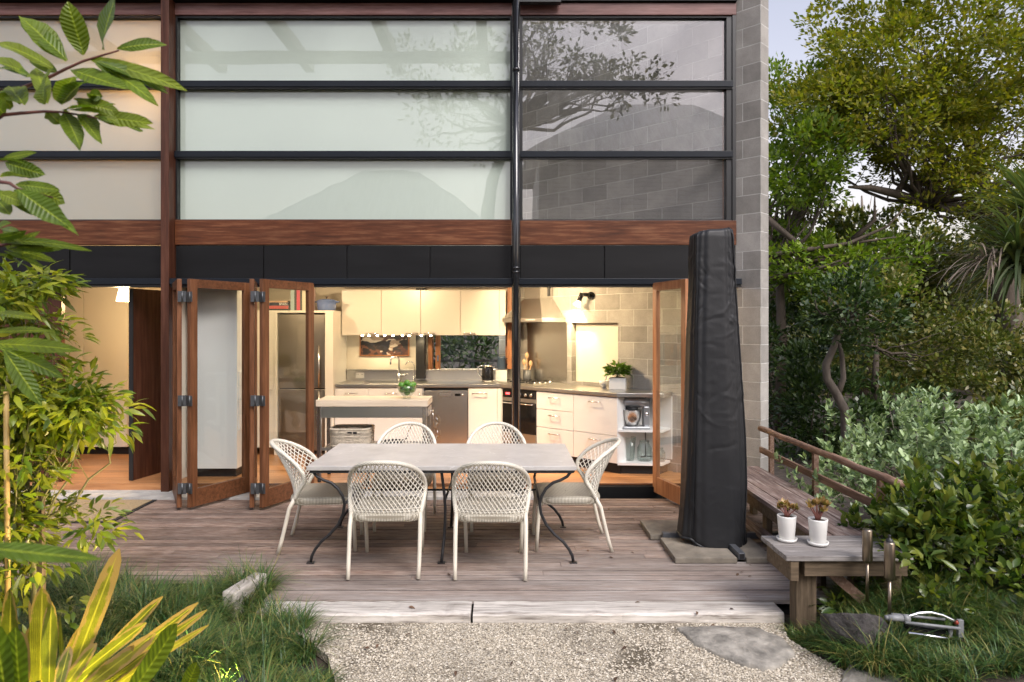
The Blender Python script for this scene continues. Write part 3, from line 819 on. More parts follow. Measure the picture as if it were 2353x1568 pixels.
# upper windows: frame > pane, white sheet behind the glass
zr = ((2.955, 3.625), (3.692, 4.385), (4.455, 5.15))
for bi, (a, b) in enumerate(((-7.2, -3.67), (-3.578, 0.078), (0.165, 2.47))):
    for zi, (z0, z1) in enumerate(zr):
        f = MB()
        f.box((a, b), (7.42, 7.50), (z0 - 0.012, z0)).box((a, b), (7.42, 7.50), (z1, z1 + 0.012))
        sw = 0.028 if bi == 2 else 0.02
        f.box((a, a + sw), (7.42, 7.50), (z0, z1)).box((b - (0.06 if bi == 2 else 0.02), b), (7.42, 7.50), (z0, z1))
        fo = HP('window', 'black', f)
        HP('pane', 'winglass' if bi == 2 else 'frontglass', MB().box((a + 0.02, b - 0.02), (7.462, 7.468), (z0, z1)), parent=fo)
        if bi < 2: HP('frosted_sheet', 'frost_warm' if bi == 0 else 'frost', MB().box((a + 0.02, b - 0.02), (7.49, 7.494), (z0, z1)), parent=fo)
    for zc in (3.659, 4.42):
        HP('transom', 'bluebar', MB().box((a, b), (7.385, 7.45), (zc - 0.034, zc + 0.034)), 0.004)
        HP('transom_drip', 'black', MB().box((a, b), (7.40, 7.455), (zc - 0.048, zc - 0.0355)))
HP('window_sill', 'redpost', MB().box((-3.578, 0.075), (7.405, 7.465), (2.9415, 2.953)))
HP('corner_trim', 'black', MB().box((2.47, 2.505), (7.405, 7.46), (2.942, 5.168)))
HP('corner_post', 'cedarlight', MB().box((2.40, 2.438), (7.52, 7.60), (2.94, 5.3)))
HP('mullion', 'black', MB().box((0.078, 0.163), (7.40, 7.50), (2.30, 5.40)))
# downpipe in front of the slim black door post
dp = MB()
dp.cyl((0.118, 7.24, 0.0), (0.118, 7.24, 5.30), 0.036, n=20)
dpo = HP('downpipe', 'pipe', dp)
for za, zb, r_ in ((4.50, 4.53, .042), (2.40, 2.425, .043), (2.36, 2.378, .043)): HP('collar', 'pipe', MB().cyl((0.118, 7.24, za), (0.118, 7.24, zb), r_, n=20), parent=dpo)
HP('door_post', 'black', MB().box((0.075, 0.168), (7.32, 7.40), (0.03, 2.235)), 0.003)
# floor, ceilings, roof, walls
HP('floor', 'floor', MB().box((-7.3, 2.75), (7.36, 7.4), (-0.1, 0.10)), 0)
fl = MB()
yy = 7.402
while yy < 11.0:
    fl.box((-7.3, min(3.0, 9.88 - yy)), (yy, yy + 0.128), (0.0, 0.0995 + rnd.uniform(-.0006, 0))); yy += 0.13
HP('floorboards', 'floor', fl)
HP('sill', 'panel', MB().box((0.41, 2.5), (7.27, 7.355), (-0.1, 0.085)))
HP('sill_strip', 'cedarh', MB().box((-3.578, 2.5), (7.34, 7.358), (0.087, 0.103)))
HP('ceiling', 'ceil', MB().box((-7.3, 0.0), (7.48, 10.2), (2.44, 2.60)).prism([(0.0, 7.48), (2.5, 7.48), (0.02, 9.95), (0.0, 9.95)], 2.44, 2.60))
HP('upper_ceiling', 'ceil', MB().box((-7.3, -0.6), (7.5, 9.95), (5.25, 5.35)).prism([(-0.6, 7.5), (2.5, 7.5), (2.2, 7.8), (-0.6, 7.8)], 5.25, 5.35))
HP('added_skylight', 'glass', MB().prism([(-0.6, 7.8), (2.25, 7.8), (0.3, 9.9), (-0.6, 9.9)], 5.36, 5.368))  # roof opening added to let daylight onto the upper block wall
HP('added_upper_partition', 'wall', MB().box((-3.66, -3.60), (7.53, 9.94), (2.61, 5.24)))  # unseen wall added to keep the warm lamp light in the left bay
HP('upper_back_wall', 'wall', MB().box((-7.3, 0.2), (9.95, 10.05), (2.6, 5.3)))
HP('roof', 'gasket', MB().box((-7.4, -0.65), (6.7, 10.3), (5.95, 6.2)).box((-0.65, 0.3), (6.7, 7.5), (5.95, 6.2)))
rf = MB()
for k in range(5): rf.box((-6.2 + 1.45 * k, -6.06 + 1.45 * k), (3.6, 6.7), (6.0, 6.18))
rf.box((-7.4, 0.3), (4.25, 4.5), (5.9, 5.998))
HP('rafters', 'redpost', rf)
HP('side_wall', 'redpost', MB().box((-7.4, -7.3), (7.3, 10.3), (0, 6.2)))
# back wall with the kitchen window opening
bk = MB()
WX0, WX1, WZ0, WZ1 = -1.09, 0.03, 1.185, 1.70
bk.box((-7.3, WX0), (9.75, 9.87), (0, 2.44)).box((WX1, 0.3), (9.75, 9.87), (0, 2.44)).box((WX0, WX1), (9.75, 9.87), (0, WZ0)).box((WX0, WX1), (9.75, 9.87), (WZ1, 2.44))
HP('kitchen_back_wall', 'wall', bk)
HP('ceiling_beam', 'redpost', MB().box((-2.25, 0.02), (9.60, 9.70), (2.335, 2.40)))
kw = MB()
kw.box((WX0, WX0 + 0.06), (9.70, 9.87), (WZ0, WZ1))
kwo = HP('kitchen_window', 'cedarlight', kw)
HP('sash', 'cedarlight', MB().box((WX0 + 0.10, WX0 + 0.165), (9.74, 9.86), (WZ0, WZ1)), parent=kwo)
HP('jamb', 'cedarlight', MB().box((WX1 - 0.02, WX1), (9.72, 9.87), (WZ0, WZ1)), parent=kwo)
HP('pane', 'glass', MB().box((WX0 + 0.16, WX1 - 0.02), (9.80, 9.806), (WZ0, WZ1)), parent=kwo)
HP('catch', 'chrome', MB().box((WX0 + 0.125, WX0 + 0.145), (9.728, 9.739), (1.30, 1.38)), parent=kwo)
HP('steel_column', 'gasket', MB().box((-1.245, -1.125), (9.55, 9.72), (1.06, 2.44)))
HP('timber_end', 'cedarlight', MB().box((0.035, 0.10), (9.5, 9.748), (1.20, 2.42)))
# room on the left
HP('left_room_wall', 'wall', MB().box((-7.3, -3.62), (9.35, 9.45), (0.1, 2.44)))
HP('partition', 'wall', MB().box((-3.64, -3.58), (7.56, 9.75), (0.1, 2.44)))
HP('left_room_panel', 'cream', MB().box((-6.9, -5.57), (9.02, 9.34), (0.2, 2.34)).box((-5.56, -4.99), (9.02, 9.34), (0.2, 2.34)).box((-4.985, -4.94), (9.16, 9.34), (0.2, 2.34)), 0.003)
HP('kickboard', 'gasket', MB().box((-6.9, -4.99), (9.06, 9.34), (0.1, 0.198)))
HP('front_boards', 'redpost', MB().box((-7.2, -4.83), (7.44, 7.50), (0.1, 2.24)))
dl = MB(); dl.fbox((-4.08, 7.50, 0), (0.215, 0.976, 0), (0.976, -0.215, 0), (0, 0.82), (-0.045, 0), (0.10, 2.21))
HP('timber_door', 'redpost', dl, 0.003)
HP('door_edge', 'gasket', MB().fbox((-4.08, 7.50, 0), (0.215, 0.976, 0), (0.976, -0.215, 0), (-0.012, -0.001), (-0.048, 0.003), (0.10, 2.21)))
# folding door leaves: frame > rails, glass, hinges
def leaf_door(near, far, mat='cedar', hin=True, railmat='cedarh', z0=0.03, z1=2.255):
    P, Q = Vector((near[0], near[1], 0)), Vector((far[0], far[1], 0))
    u = (Q - P).normalized(); n = Vector((u.y, -u.x, 0)); L = (Q - P).length
    st, th = 0.085, 0.022
    f = MB()
    f.fbox(P, u, n, (0, st), (-th, th), (z0, z1)); f.fbox(P, u, n, (L - st, L), (-th, th), (z0, z1))
    fo = HP('folding_door', mat, f, 0.003)
    r = MB()
    r.fbox(P, u, n, (st, L - st), (-th + .001, th - .001), (z0, z0 + 0.17)); HP('bottom_rail', railmat, r, 0.002, fo)
    HP('top_rail', railmat, MB().fbox(P, u, n, (st, L - st), (-th + .001, th - .001), (z1 - 0.085, z1)), 0.002, fo)
    HP('pane', 'glass', MB().fbox(P, u, n, (st - .005, L - st + .005), (-.003, .003), (z0 + .165, z1 - .08)), parent=fo)
    if hin:
        for zz in (0.17, 1.02, 2.03):
            h = MB()
            h.fbox(P, u, n, (-0.006, -0.001), (-0.03, 0.055), (zz, zz + 0.1))
            h.cyl(P - u * 0.008 + n * 0.026 + Vector((0, 0, zz)), P - u * 0.008 + n * 0.026 + Vector((0, 0, zz + 0.1)), 0.008, n=10)
            HP('hinge', 'hinge', h, parent=fo)
    return fo
leaf_door((-3.075, 6.64), (-2.73, 7.30))
leaf_door((-3.165, 6.64), (-3.53, 7.30), hin=False)
leaf_door((-2.37, 6.64), (-2.055, 7.30))
leaf_door((-2.46, 6.64), (-2.67, 7.30), hin=False)
for xx in (-3.12, -2.415):                          # hinge knuckles between folded pairs
    for zz in (0.17, 1.02, 2.03):
        HP('hinge', 'hinge', MB().box((xx - 0.045, xx + 0.035), (6.605, 6.612), (zz, zz + 0.105)).cyl((xx, 6.603, zz), (xx, 6.603, zz + 0.105), 0.008, n=10))
leaf_door((1.775, 6.64), (1.60, 7.30), 'cedarlight', False, 'cedarlight')
leaf_door((1.86, 6.64), (2.28, 7.30), 'cedar', False)

# a few dry leaves blown on the deck and the gravel
rs = np.random.RandomState(4)
T = np.concatenate([np.stack([rs.uniform(-2.2, 1.9, 34), rs.uniform(4.5, 6.9, 34), np.full(34, .006)], 1), np.stack([rs.uniform(-.9, 1.7, 22), rs.uniform(3.5, 4.45, 22), np.full(22, -.045)], 1)])
T[:, 2] = np.where((T[:, 1] < 4.27), -.045, np.where(T[:, 1] < 4.47, .003, .006))
o = np_mesh('fallen_leaves', *leaves(T, np.concatenate([rs.normal(size=(56, 2)), np.zeros((56, 1))], 1), np.tile([0, 0, 1.], (56, 1)) + rdir(56, rs) * .3, rs.uniform(.02, .045, 56), rs.uniform(.012, .022, 56)), pm("dry_leaf", (.10, .055, .03), .8, island=.5))
tag(o, 'scattered dry brown leaves on the deck boards and gravel', None, kind='stuff')

# ------------------------------------------------------------------ kitchen
FZ, CZ = 0.10, 1.03                                # floor, worktop
def handle(mb, x, y, z, wd, d=0.035, u=(1, 0, 0), n=(0, -1, 0), drop=0.0):
    u, n = Vector(u), Vector(n); p = Vector((x, y, z))
    mb.tube([p - u * wd / 2, p - u * wd / 2 + n * d * 0.8, p - u * (wd / 2 - 0.012) + n * d, p + u * (wd / 2 - 0.012) + n * d, p + u * wd / 2 + n * d * 0.8, p + u * wd / 2], 0.0065, 8)

# tall white cupboard just inside the doors
t = thing('tall_cupboard', 'tall plain white cupboard just inside, seen through the left folding door glass', 'cupboard', (-3.3, 7.9, FZ))
MB().box((-3.56, -3.0), (7.65, 8.25), (0.20, 2.30)).build('carcass', 'white', t, bevel=0.002)
MB().box((-3.56, -3.03), (7.70, 8.25), (FZ, 0.199)).build('kickboard', 'gasket', t)
for z0, z1 in ((0.62, 0.80), (0.805, 0.96), (0.965, 1.12), (1.125, 1.29)):
    MB().box((-2.999, -2.985), (7.68, 8.22), (z0, z1 - 0.006)).build('drawer_front', 'white', t, bevel=0.002)

# fridge in its surround
t = thing('fridge_surround', 'cream cupboard unit framing the steel fridge with a shelf on top', 'cupboard', (-2.7, 9.3, FZ))
MB().box((-3.45, -2.255), (8.98, 9.74), (1.972, 2.004)).build('top_board', 'cream', t, bevel=0.002)
MB().box((-2.36, -2.255), (8.96, 9.74), (FZ, 1.971)).build('side_panel', 'cream', t, bevel=0.002)
MB().box((-3.03, -2.99), (8.97, 9.74), (FZ, 1.971)).build('side_panel', 'cream', t, bevel=0.002)
d = MB().box((-3.45, -3.035), (8.98, 9.74), (0.2, 1.971)).build('pantry_door', 'cream', t, bevel=0.003)
hb = MB(); handle(hb, -3.13, 8.98, 0.96, 0.14); hb.build('handle', 'chrome', d)
t = thing('fridge', 'tall brushed steel fridge with a long vertical bar handle', 'fridge', (-2.68, 9.3, FZ))
MB().box((-2.985, -2.365), (9.04, 9.70), (FZ + 0.02, 1.955)).build('cabinet', 'gasket', t)
MB().box((-2.98, -2.37), (8.99, 9.038), (0.98, 1.95)).build('upper_door', 'fridge', t, bevel=0.006)
MB().box((-2.98, -2.37), (8.99, 9.038), (0.16, 0.965)).build('lower_door', 'fridge', t, bevel=0.006)
MB().cyl((-2.44, 8.955, 0.99), (-2.44, 8.955, 1.55), 0.014).box((-2.448, -2.432), (8.955, 8.99), (1.02, 1.03)).box((-2.448, -2.432), (8.955, 8.99), (1.5, 1.51)).build('handle', 'steel', t)
MB().cyl((-2.44, 8.955, 0.35), (-2.44, 8.955, 0.95), 0.014).box((-2.448, -2.432), (8.955, 8.99), (0.4, 0.41)).box((-2.448, -2.432), (8.955, 8.99), (0.9, 0.91)).build('handle', 'steel', t)

# things on top of the surround
zt = 2.0045
def book(x0, x1, z0, z1, col, lab, y0=9.02, y1=9.2, lean=0.0, text=None, group='cookbooks on the fridge surround'):
    m = pm('book_cover', col, 0.5)
    t = thing('book', lab, 'book', ((x0 + x1) / 2, (y0 + y1) / 2, z0), group=group)
    lie = (x1 - x0) > (z1 - z0)
    if lie:
        MB().box((x0, x1), (y0, y1), (z0, z0 + 0.003)).box((x0, x1), (y0, y1), (z1 - 0.003, z1)).box((x0, x1), (y0, y0 + 0.004), (z0 + .003, z1 - .003)).build('cover', m, t)
        MB().box((x0 + .004, x1 - .004), (y0 + .005, y1 - .005), (z0 + .0035, z1 - .0035)).build('pages', 'porcelain', t)
    else:
        MB().box((x0, x0 + .003), (y0, y1), (z0, z1)).box((x1 - .003, x1), (y0, y1), (z0, z1)).box((x0 + .003, x1 - .003), (y0, y0 + 0.004), (z0, z1)).build('cover', m, t)
        MB().box((x0 + .0035, x1 - .0035), (y0 + .005, y1 - .005), (z0 + .003, z1 - .004)).build('pages', 'porcelain', t)
    if text:
        cu = bpy.data.curves.new('spine_title', 'FONT'); cu.body = text; cu.size = (z1 - z0) * 1.0; cu.align_x = 'RIGHT'; cu.extrude = 0.0004
        cu.materials.append(M['porcelain'])
        tmp = bpy.data.objects.new('spine_title', cu); me = bpy.data.meshes.new_from_object(tmp); bpy.data.objects.remove(tmp)
        o = bpy.data.objects.new('spine_title', me); COL.objects.link(o); o.parent = t
        L = t.location
        o.location = (x1 - 0.02 - L[0], y0 - 0.0012 - L[1], z0 + (z1 - z0) * 0.16 - L[2]); o.rotation_euler = (math.radians(90), 0, 0)
book(-3.19, -2.86, zt, zt + 0.022, (0.03, 0.03, 0.03), 'thin black book at the bottom of the lying stack on the fridge surround')
book(-3.2, -2.86, zt + .0225, zt + 0.062, (0.55, 0.10, 0.10), 'red book lying second from the bottom of the stack on the fridge surround')
book(-3.19, -2.85, zt + .0625, zt + 0.105, (0.03, 0.04, 0.07), 'dark navy book with pale SPAIN lettering on its spine, lying in the stack', text='SPAIN')
book(-3.17, -2.87, zt + .1055, zt + 0.125, (0.62, 0.40, 0.26), 'thin tan book lying on top of the stack on the fridge surround')
x = -2.83
for wd, hh, col, lab in ((0.05, 0.30, (0.35, 0.45, 0.45), 'pale blue grey book standing beside the lying stack'), (0.03, 0.27, (0.05, 0.05, 0.045), 'black book standing between the pale blue and the crimson ones'),
                         (0.045, 0.30, (0.55, 0.04, 0.09), 'crimson book standing on the fridge surround'), (0.028, 0.285, (0.06, 0.055, 0.05), 'black book standing between the crimson and the cream ones'),
                         (0.055, 0.285, (0.72, 0.64, 0.48), 'thick cream book standing between a black and a red one'), (0.045, 0.29, (0.62, 0.16, 0.14), 'red and white book standing last before the blue casserole'),
                         (0.03, 0.29, (0.75, 0.55, 0.5), 'pale pink book standing closest to the blue casserole')):
    book(x, x + wd - 0.002, zt, zt + hh, col, lab); x += wd
t = thing('casserole', 'blue enamel casserole with lid on the fridge surround', 'pot', (-2.40, 9.2, zt))
MB().lathe([(0.0, 0), (0.105, 0.0), (0.122, 0.02), (0.132, 0.125), (0.128, 0.126), (0.118, 0.02), (0.0, 0.01)], (-2.40, 9.2, zt)).build('pot', 'bluepot', t)
MB().lathe([(0.133, 0.127), (0.134, 0.134), (0.10, 0.152), (0.03, 0.162), (0.0, 0.163)], (-2.40, 9.2, zt)).build('lid', 'bluepot', t)
MB().lathe([(0.008, 0.163), (0.008, 0.175), (0.026, 0.19), (0.0, 0.194)], (-2.40, 9.2, zt), 14).build('lid_knob', 'knob', t)
for sx in (-1, 1):
    MB().tube([(-2.40 + sx * .12, 9.165, zt + .115), (-2.40 + sx * .165, 9.175, zt + .12), (-2.40 + sx * .17, 9.2, zt + .121), (-2.40 + sx * .165, 9.225, zt + .12), (-2.40 + sx * .12, 9.235, zt + .115)], 0.009, 8).build('side_handle', 'bluepot', t)

# wall cupboards
t = thing('wall_cupboards', 'run of cream wall cupboards with four doors above the sink', 'cupboard', (-1.15, 9.58, 1.68))
MB().box((-2.245, 0.012), (9.430, 9.745), (1.68, 2.29)).build('carcass', 'cream', t)
xs = [-2.247, -1.702, -1.158, -0.614, -0.07]
for i, (a, b) in enumerate(zip(xs[:-1], xs[1:])):
    d = MB().box((a + .003, b - .003), (9.402, 9.420), (1.672, 2.292)).build('cupboard_door', 'cream', t, bevel=0.0015)
    hb = MB(); handle(hb, (b - 0.125, b - 0.125, a + 0.125, a + 0.125)[i], 9.402, 1.70, 0.165); hb.build('handle', 'chrome', d)
MB().box((-0.068, 0.012), (9.402, 9.424), (1.672, 2.292)).build('filler_panel', 'cream', t)
# puck lights under them
px0 = (833, 848, 867, 884, 903, 925, 940, 968, 990)
for i, p in enumerate(px0):
    x = (p - PX) * 9.5 / F
    q = thing('puck_light', ('lit puck light under the wall cupboards, over the left end of the painting', 'lit puck light under the wall cupboards, second along over the painting', 'lit puck light under the cupboards, third along over the painting', 'lit puck light under the cupboards, over the painting centre', 'lit puck light under the cupboards, above the tall tap', 'lit puck light under the cupboards, right of the tall tap', 'lit puck light under the cupboards, above the slim filter tap', 'lit puck light under the cupboards, in front of the black column', 'lit puck light under the cupboards, beside the garden window frame')[i], 'light', (x, 9.5, 1.655), group='puck lights under the wall cupboards')
    MB().cyl((x, 9.5, 1.671), (x, 9.5, 1.679), 0.03, n=14).build('housing', 'chrome', q)
    MB().lathe([(0.016, 0.016), (0.014, 0.006), (0.010, 0.001), (0, 0)], (x, 9.5, 1.655), 12).build('lens', 'spotled', q)
    if i in (1, 4, 7): lamp_light('puck_glow', 'SPOT', q, (x, 9.5, 1.65), 3.5, (1, 0.78, 0.45), 0.05, (x, 9.58, 1.0), 130, 0.8)

# back run of base cupboards with steel top
t = thing('sink_bench', 'white base cupboards with a stainless steel top and upstand along the back wall', 'cupboard', (-1.2, 9.4, FZ))
def door(a, b, z0, z1, y=9.04, hx=None, hwd=0.16, nm='cupboard_door'):
    d = MB().box((a + .002, b - .002), (y, y + 0.02), (z0, z1)).build(nm, 'white', t, bevel=0.0015)
    if hx is not None:
        hb = MB(); handle(hb, hx, y, z1 - 0.06, hwd, 0.04); hb.build('handle', 'chrome', d)
MB().box((-2.25, -1.07), (9.065, 9.74), (0.22, 0.98)).build('carcass', 'white', t)
MB().box((-2.25, -0.02), (9.12, 9.7), (FZ, 0.2195)).build('kickboard', 'gasket', t)
door(-2.25, -1.81, 0.22, 0.97, hx=-2.03); door(-1.81, -1.2, 0.22, 0.97, hx=-1.5); door(-1.2, -1.09, 0.22, 0.97)
MB().cyl((-1.13, 9.0, 0.80), (-1.13, 9.0, 0.93), 0.006, n=8).box((-1.136, -1.124), (9.0, 9.04), (0.80, 0.807)).box((-1.136, -1.124), (9.0, 9.04), (0.923, 0.93)).build('handle', 'chrome', t)
door(-0.485, -0.10, 0.22, 0.97, hx=-0.33, hwd=0.19); MB().box((-0.098, -0.03), (9.04, 9.06), (0.22, 0.97)).build('filler_panel', 'white', t)
A, B, C_, D_ = (-0.063, 9.03), (1.28, 7.79), (1.80, 7.74), (1.955, 7.96)
top = MB().prism([(-2.25, 9.03), A, B, C_, D_, (0.172, 9.745), (-2.25, 9.745)], 0.985, CZ)
top.build('steel_top', 'steelh', t, bevel=0.004)
MB().box((-2.25, 0.02), (9.715, 9.742), (CZ, 1.168)).build('upstand', 'steelh', t, bevel=0.003)
MB().box((-2.25, 0.02), (9.67, 9.742), (1.17, 1.185)).build('ledge', 'steelh', t, bevel=0.003)
MB().box((-1.95, -1.40), (9.16, 9.6), (CZ + .0005, CZ + 0.004)).build('sink_rim', 'steel', t, bevel=0.001)
MB().box((-1.92, -1.43), (9.19, 9.57), (CZ + .0041, CZ + 0.005)).build('sink_bowl', 'darkgrey', t)
q = thing('tall_tap', 'chrome square necked tap at the kitchen sink', 'tap', (-1.48, 9.62, CZ))
x0 = -1.49
MB().cyl((x0, 9.62, CZ), (x0, 9.62, CZ + 0.10), 0.026, n=16).tube([(x0, 9.62, CZ + .08), (x0, 9.62, 1.32), (x0 - .01, 9.60, 1.35), (x0 - .035, 9.58, 1.36), (x0 - .09, 9.55, 1.36), (x0 - .105, 9.54, 1.345), (x0 - .107, 9.54, 1.26)], 0.014, 12).build('spout', 'chrome', q)
MB().cyl((x0 + .02, 9.61, CZ + .07), (x0 + .09, 9.56, CZ + .085), 0.018, n=12).cyl((x0 + .08, 9.57, CZ + .085), (x0 + .15, 9.53, CZ + .10), 0.007, n=8).build('mixer_lever', 'chrome', q)
q = thing('filter_tap', 'slim chrome gooseneck filter tap right of the tall tap', 'tap', (-1.28, 9.62, CZ))
x0 = -1.28
MB().cyl((x0, 9.62, CZ), (x0, 9.62, CZ + .05), 0.014).tube([(x0, 9.62, CZ)] + [(x0, 9.62, 1.24)] + [(x0 - .06 + .06 * math.cos(a), 9.61, 1.24 + .06 * math.sin(a)) for a in np.linspace(0.2, 2.9, 9)], 0.007, 8).build('spout', 'chrome', q)
MB().cyl((x0, 9.62, CZ + .06), (x0 + .05, 9.6, CZ + .07), 0.016, n=10).build('valve', 'chrome', q)
q = thing('power_outlet', 'white double power outlet on the steel upstand', 'socket', (-2.06, 9.71, 1.10))
MB().box((-2.12, -2.0), (9.703, 9.7145), (1.06, 1.135)).build('plate', 'white', q, bevel=0.002)
for xx in (-2.09, -2.03): MB().box((xx - .012, xx + .012), (9.699, 9.7025), (1.07, 1.095)).build('switch', 'porcelain', q)
for xx in (-2.09, -2.03): MB().box((xx - .012, xx - .008), (9.7005, 9.7025), (1.105, 1.12)).box((xx + .008, xx + .012), (9.7005, 9.7025), (1.105, 1.12)).build('socket_slots', 'darkgrey', q)
# painting on the wall
q = thing('painting', 'framed abstract painting in brown, black and cream behind the taps', 'painting', (-1.71, 9.74, 1.38))
MB().box((-2.07, -1.36), (9.728, 9.7495), (1.37, 1.78)).build('frame', 'cedarlight', q)
MB().box((-2.05, -1.38), (9.722, 9.7275), (1.388, 1.765)).build('canvas', 'painting', q)
# dishwasher
q = thing('dishwasher', 'stainless steel dishwasher under the steel top', 'dishwasher', (-0.8, 9.3, FZ))
MB().box((-1.075, -0.49), (9.06, 9.6), (0.22, 0.975)).build('body', 'gasket', q)
MB().box((-1.07, -0.493), (9.028, 9.058), (0.23, 0.945)).build('door', 'steel', q, bevel=0.004)
MB().box((-0.86, -0.71), (9.024, 9.0278), (0.872, 0.905)).build('grip', 'steelh', q, bevel=0.001)
MB().box((-0.66, -0.585), (9.024, 9.0278), (0.872, 0.905)).build('display', 'ovenblack', q)
MB().cyl((-0.555, 9.022, 0.888), (-0.555, 9.0279, 0.888), 0.014).build('button', 'chrome', q)
# kettle and jug
q = thing('kettle', 'glossy black and steel kettle at the right end of the sink bench', 'kettle', (-0.235, 9.42, CZ))
kx, ky = -0.235, 9.42
MB().lathe([(0.0, 0), (0.083, 0.0), (0.086, 0.02), (0.083, 0.022)], (kx, ky, CZ)).build('base', 'steel', q)
MB().lathe([(0.083, 0.022), (0.086, 0.06), (0.08, 0.17), (0.066, 0.215)], (kx, ky, CZ)).build('body', 'ovenblack', q)
MB().lathe([(0.067, 0.2155), (0.064, 0.228), (0.03, 0.238), (0, 0.24)], (kx, ky, CZ)).build('lid', 'steel', q)
MB().tube([(kx - .06, ky, CZ + .215), (kx - .10, ky, CZ + .218), (kx - .135, ky, CZ + .20), (kx - .13, ky, CZ + .12), (kx - .105, ky, CZ + .08), (kx - .083, ky, CZ + .075)], 0.011, 8).build('handle', 'chrome', q)
MB().fbox((kx, ky, 0), (1, 0, 0), (0, 1, 0), (0.06, 0.10), (-.018, .018), (CZ + .185, CZ + .212)).build('spout', 'steel', q)
q = thing('blue_jug', 'slate blue jug on the ledge beside the garden window', 'jug', (-0.05, 9.62, 1.1855))
jx, jy = -0.045, 9.63
MB().box((-0.13, 0.03), (9.5, 9.669), (CZ, 1.1847)).build('tile_block', 'porcelain', tag(thing('white_block', 'small white tiled block under the blue jug', 'block', (-0.05, 9.6, CZ)), 'small white tiled block under the blue jug', 'block'))
MB().lathe([(0, 0), (0.062, 0), (0.066, 0.03), (0.058, 0.16), (0.06, 0.185), (0.056, 0.185), (0.054, 0.16), (0.06, 0.03), (0, 0.01)], (jx, jy - .03, 1.1855)).build('body', 'darkmug', q)
MB().tube([(jx + .055, jy - .03, 1.345), (jx + .09, jy - .04, 1.34), (jx + .095, jy - .04, 1.28), (jx + .06, jy - .03, 1.24)], 0.008, 8).build('handle', 'darkmug', q)

# angled run: oven, drawers, open shelves
dv = Vector((B[0] - A[0], B[1] - A[1], 0)); dvn = dv.normalized(); nv = Vector((dvn.y, -dvn.x, 0))   # nv points to the room
if nv.y > 0: nv = -nv
A3 = Vector((A[0], A[1], 0)) - nv * 0.015
RL = dv.length
def hit(px):                                       # distance along the front for a picture column
    k = (px - PX) / F
    return (k * A3.y - A3.x) / (dvn.x - k * dvn.y)
s0, s1, s2, s3 = hit(1156), hit(1232.5), hit(1317.5), RL - 0.004
q = thing('oven', 'built in black glass oven with steel trim under the cooktop', 'oven', A3 + dvn * (s0 + s1) / 2 + Vector((0, 0, FZ)))
MB().fbox(A3, dvn, nv, (s0 + .004, s1 - .003), (-0.5, -0.002), (0.25, 0.975)).build('body', 'gasket', q)
MB().fbox(A3, dvn, nv, (s0 + .004, s1 - .003), (-0.001, 0.012), (0.87, 0.965)).build('control_panel', 'ovenblack', q)
MB().fbox(A3, dvn, nv, (s0 + .004, s1 - .003), (-0.001, 0.012), (0.82, 0.866)).build('steel_band', 'steelh', q)
MB().fbox(A3, dvn, nv, (s0 + .004, s1 - .003), (-0.001, 0.012), (0.42, 0.816)).build('door', 'ovenblack', q)
MB().fbox(A3, dvn, nv, (s0 + .004, s1 - .003), (-0.001, 0.012), (0.27, 0.416)).build('drawer', 'steelh', q)
MB().fbox(A3, dvn, nv, (s0 + .06, s0 + .13), (0.0121, 0.0135), (0.905, 0.93)).build('display', 'led', q)
hb = MB(); c0 = A3 + dvn * (s0 + s1) / 2; handle(hb, c0.x + nv.x * .012, c0.y + nv.y * .012, 0.80, (s1 - s0) * 0.86, 0.04, dvn, nv); hb.build('handle', 'chrome', q)
for fr in (0.55, 0.72, 0.88):
    c0 = A3 + dvn * (s0 + (s1 - s0) * fr) + nv * 0.0122 + Vector((0, 0, 0.917))
    MB().cyl(c0, c0 + nv * 0.02, 0.021, n=16).build('knob', 'steel', q)
q = thing('drawer_unit', 'white angled drawer unit with five handled drawers below the block wall', 'drawers', A3 + dvn * s2 + Vector((0, 0, FZ)))
MB().fbox(A3, dvn, nv, (s1 + .002, s3), (-0.5, -0.021), (0.22, 0.975)).build('carcass', 'white', q)
MB().fbox(A3, dvn, nv, (s0, s3), (-0.5, -0.06), (FZ, 0.219)).build('kickboard', 'gasket', q)
for (a, b, zs) in ((s1, s2, (0.22, 0.53, 0.757, 0.975)), (s2, s3, (0.22, 0.535, 0.975))):
    for z0, z1 in zip(zs[:-1], zs[1:]):
        d = MB().fbox(A3, dvn, nv, (a + .003, b - .003), (-0.016, 0), (z0 + .003, z1 - .004)).build('drawer_front', 'white', q, bevel=0.0015)
        c0 = A3 + dvn * (a + b) / 2
        hb = MB(); handle(hb, c0.x, c0.y, z1 - 0.065, 0.15, 0.04, dvn, nv); hb.build('handle', 'chrome', d)
q = thing('open_shelves', 'white open end shelves at the end of the angled bench', 'shelves', (1.55, 7.9, FZ))
B2 = Vector((B[0], B[1], 0)); 
pl = [(1.29, 7.81), (1.79, 7.765), (1.93, 7.965), (1.70, 8.19), (1.45, 8.0)]
for z0, z1, nm in ((0.205, 0.232, 'bottom_shelf'), (0.585, 0.61, 'middle_shelf')):
    MB().prism(pl, z0, z1).build(nm, 'white', q)
MB().prism([(1.33, 7.87), (1.78, 7.83), (1.9, 7.97), (1.7, 8.15), (1.45, 8.0)], FZ, 0.204).build('kickboard', 'gasket', q)
MB().bar((1.285, 7.815, 0.61), (1.62, 8.25, 0.61), 0.02, 0.735).build('side_panel', 'white', q)
MB().bar((1.70, 8.20, 0.61), (1.95, 7.965, 0.61), 0.016, 0.735).build('back_panel', 'white', q)
MB().bar((1.45, 8.04, 0.61), (1.68, 8.21, 0.61), 0.016, 0.735).build('back_panel', 'white', q)

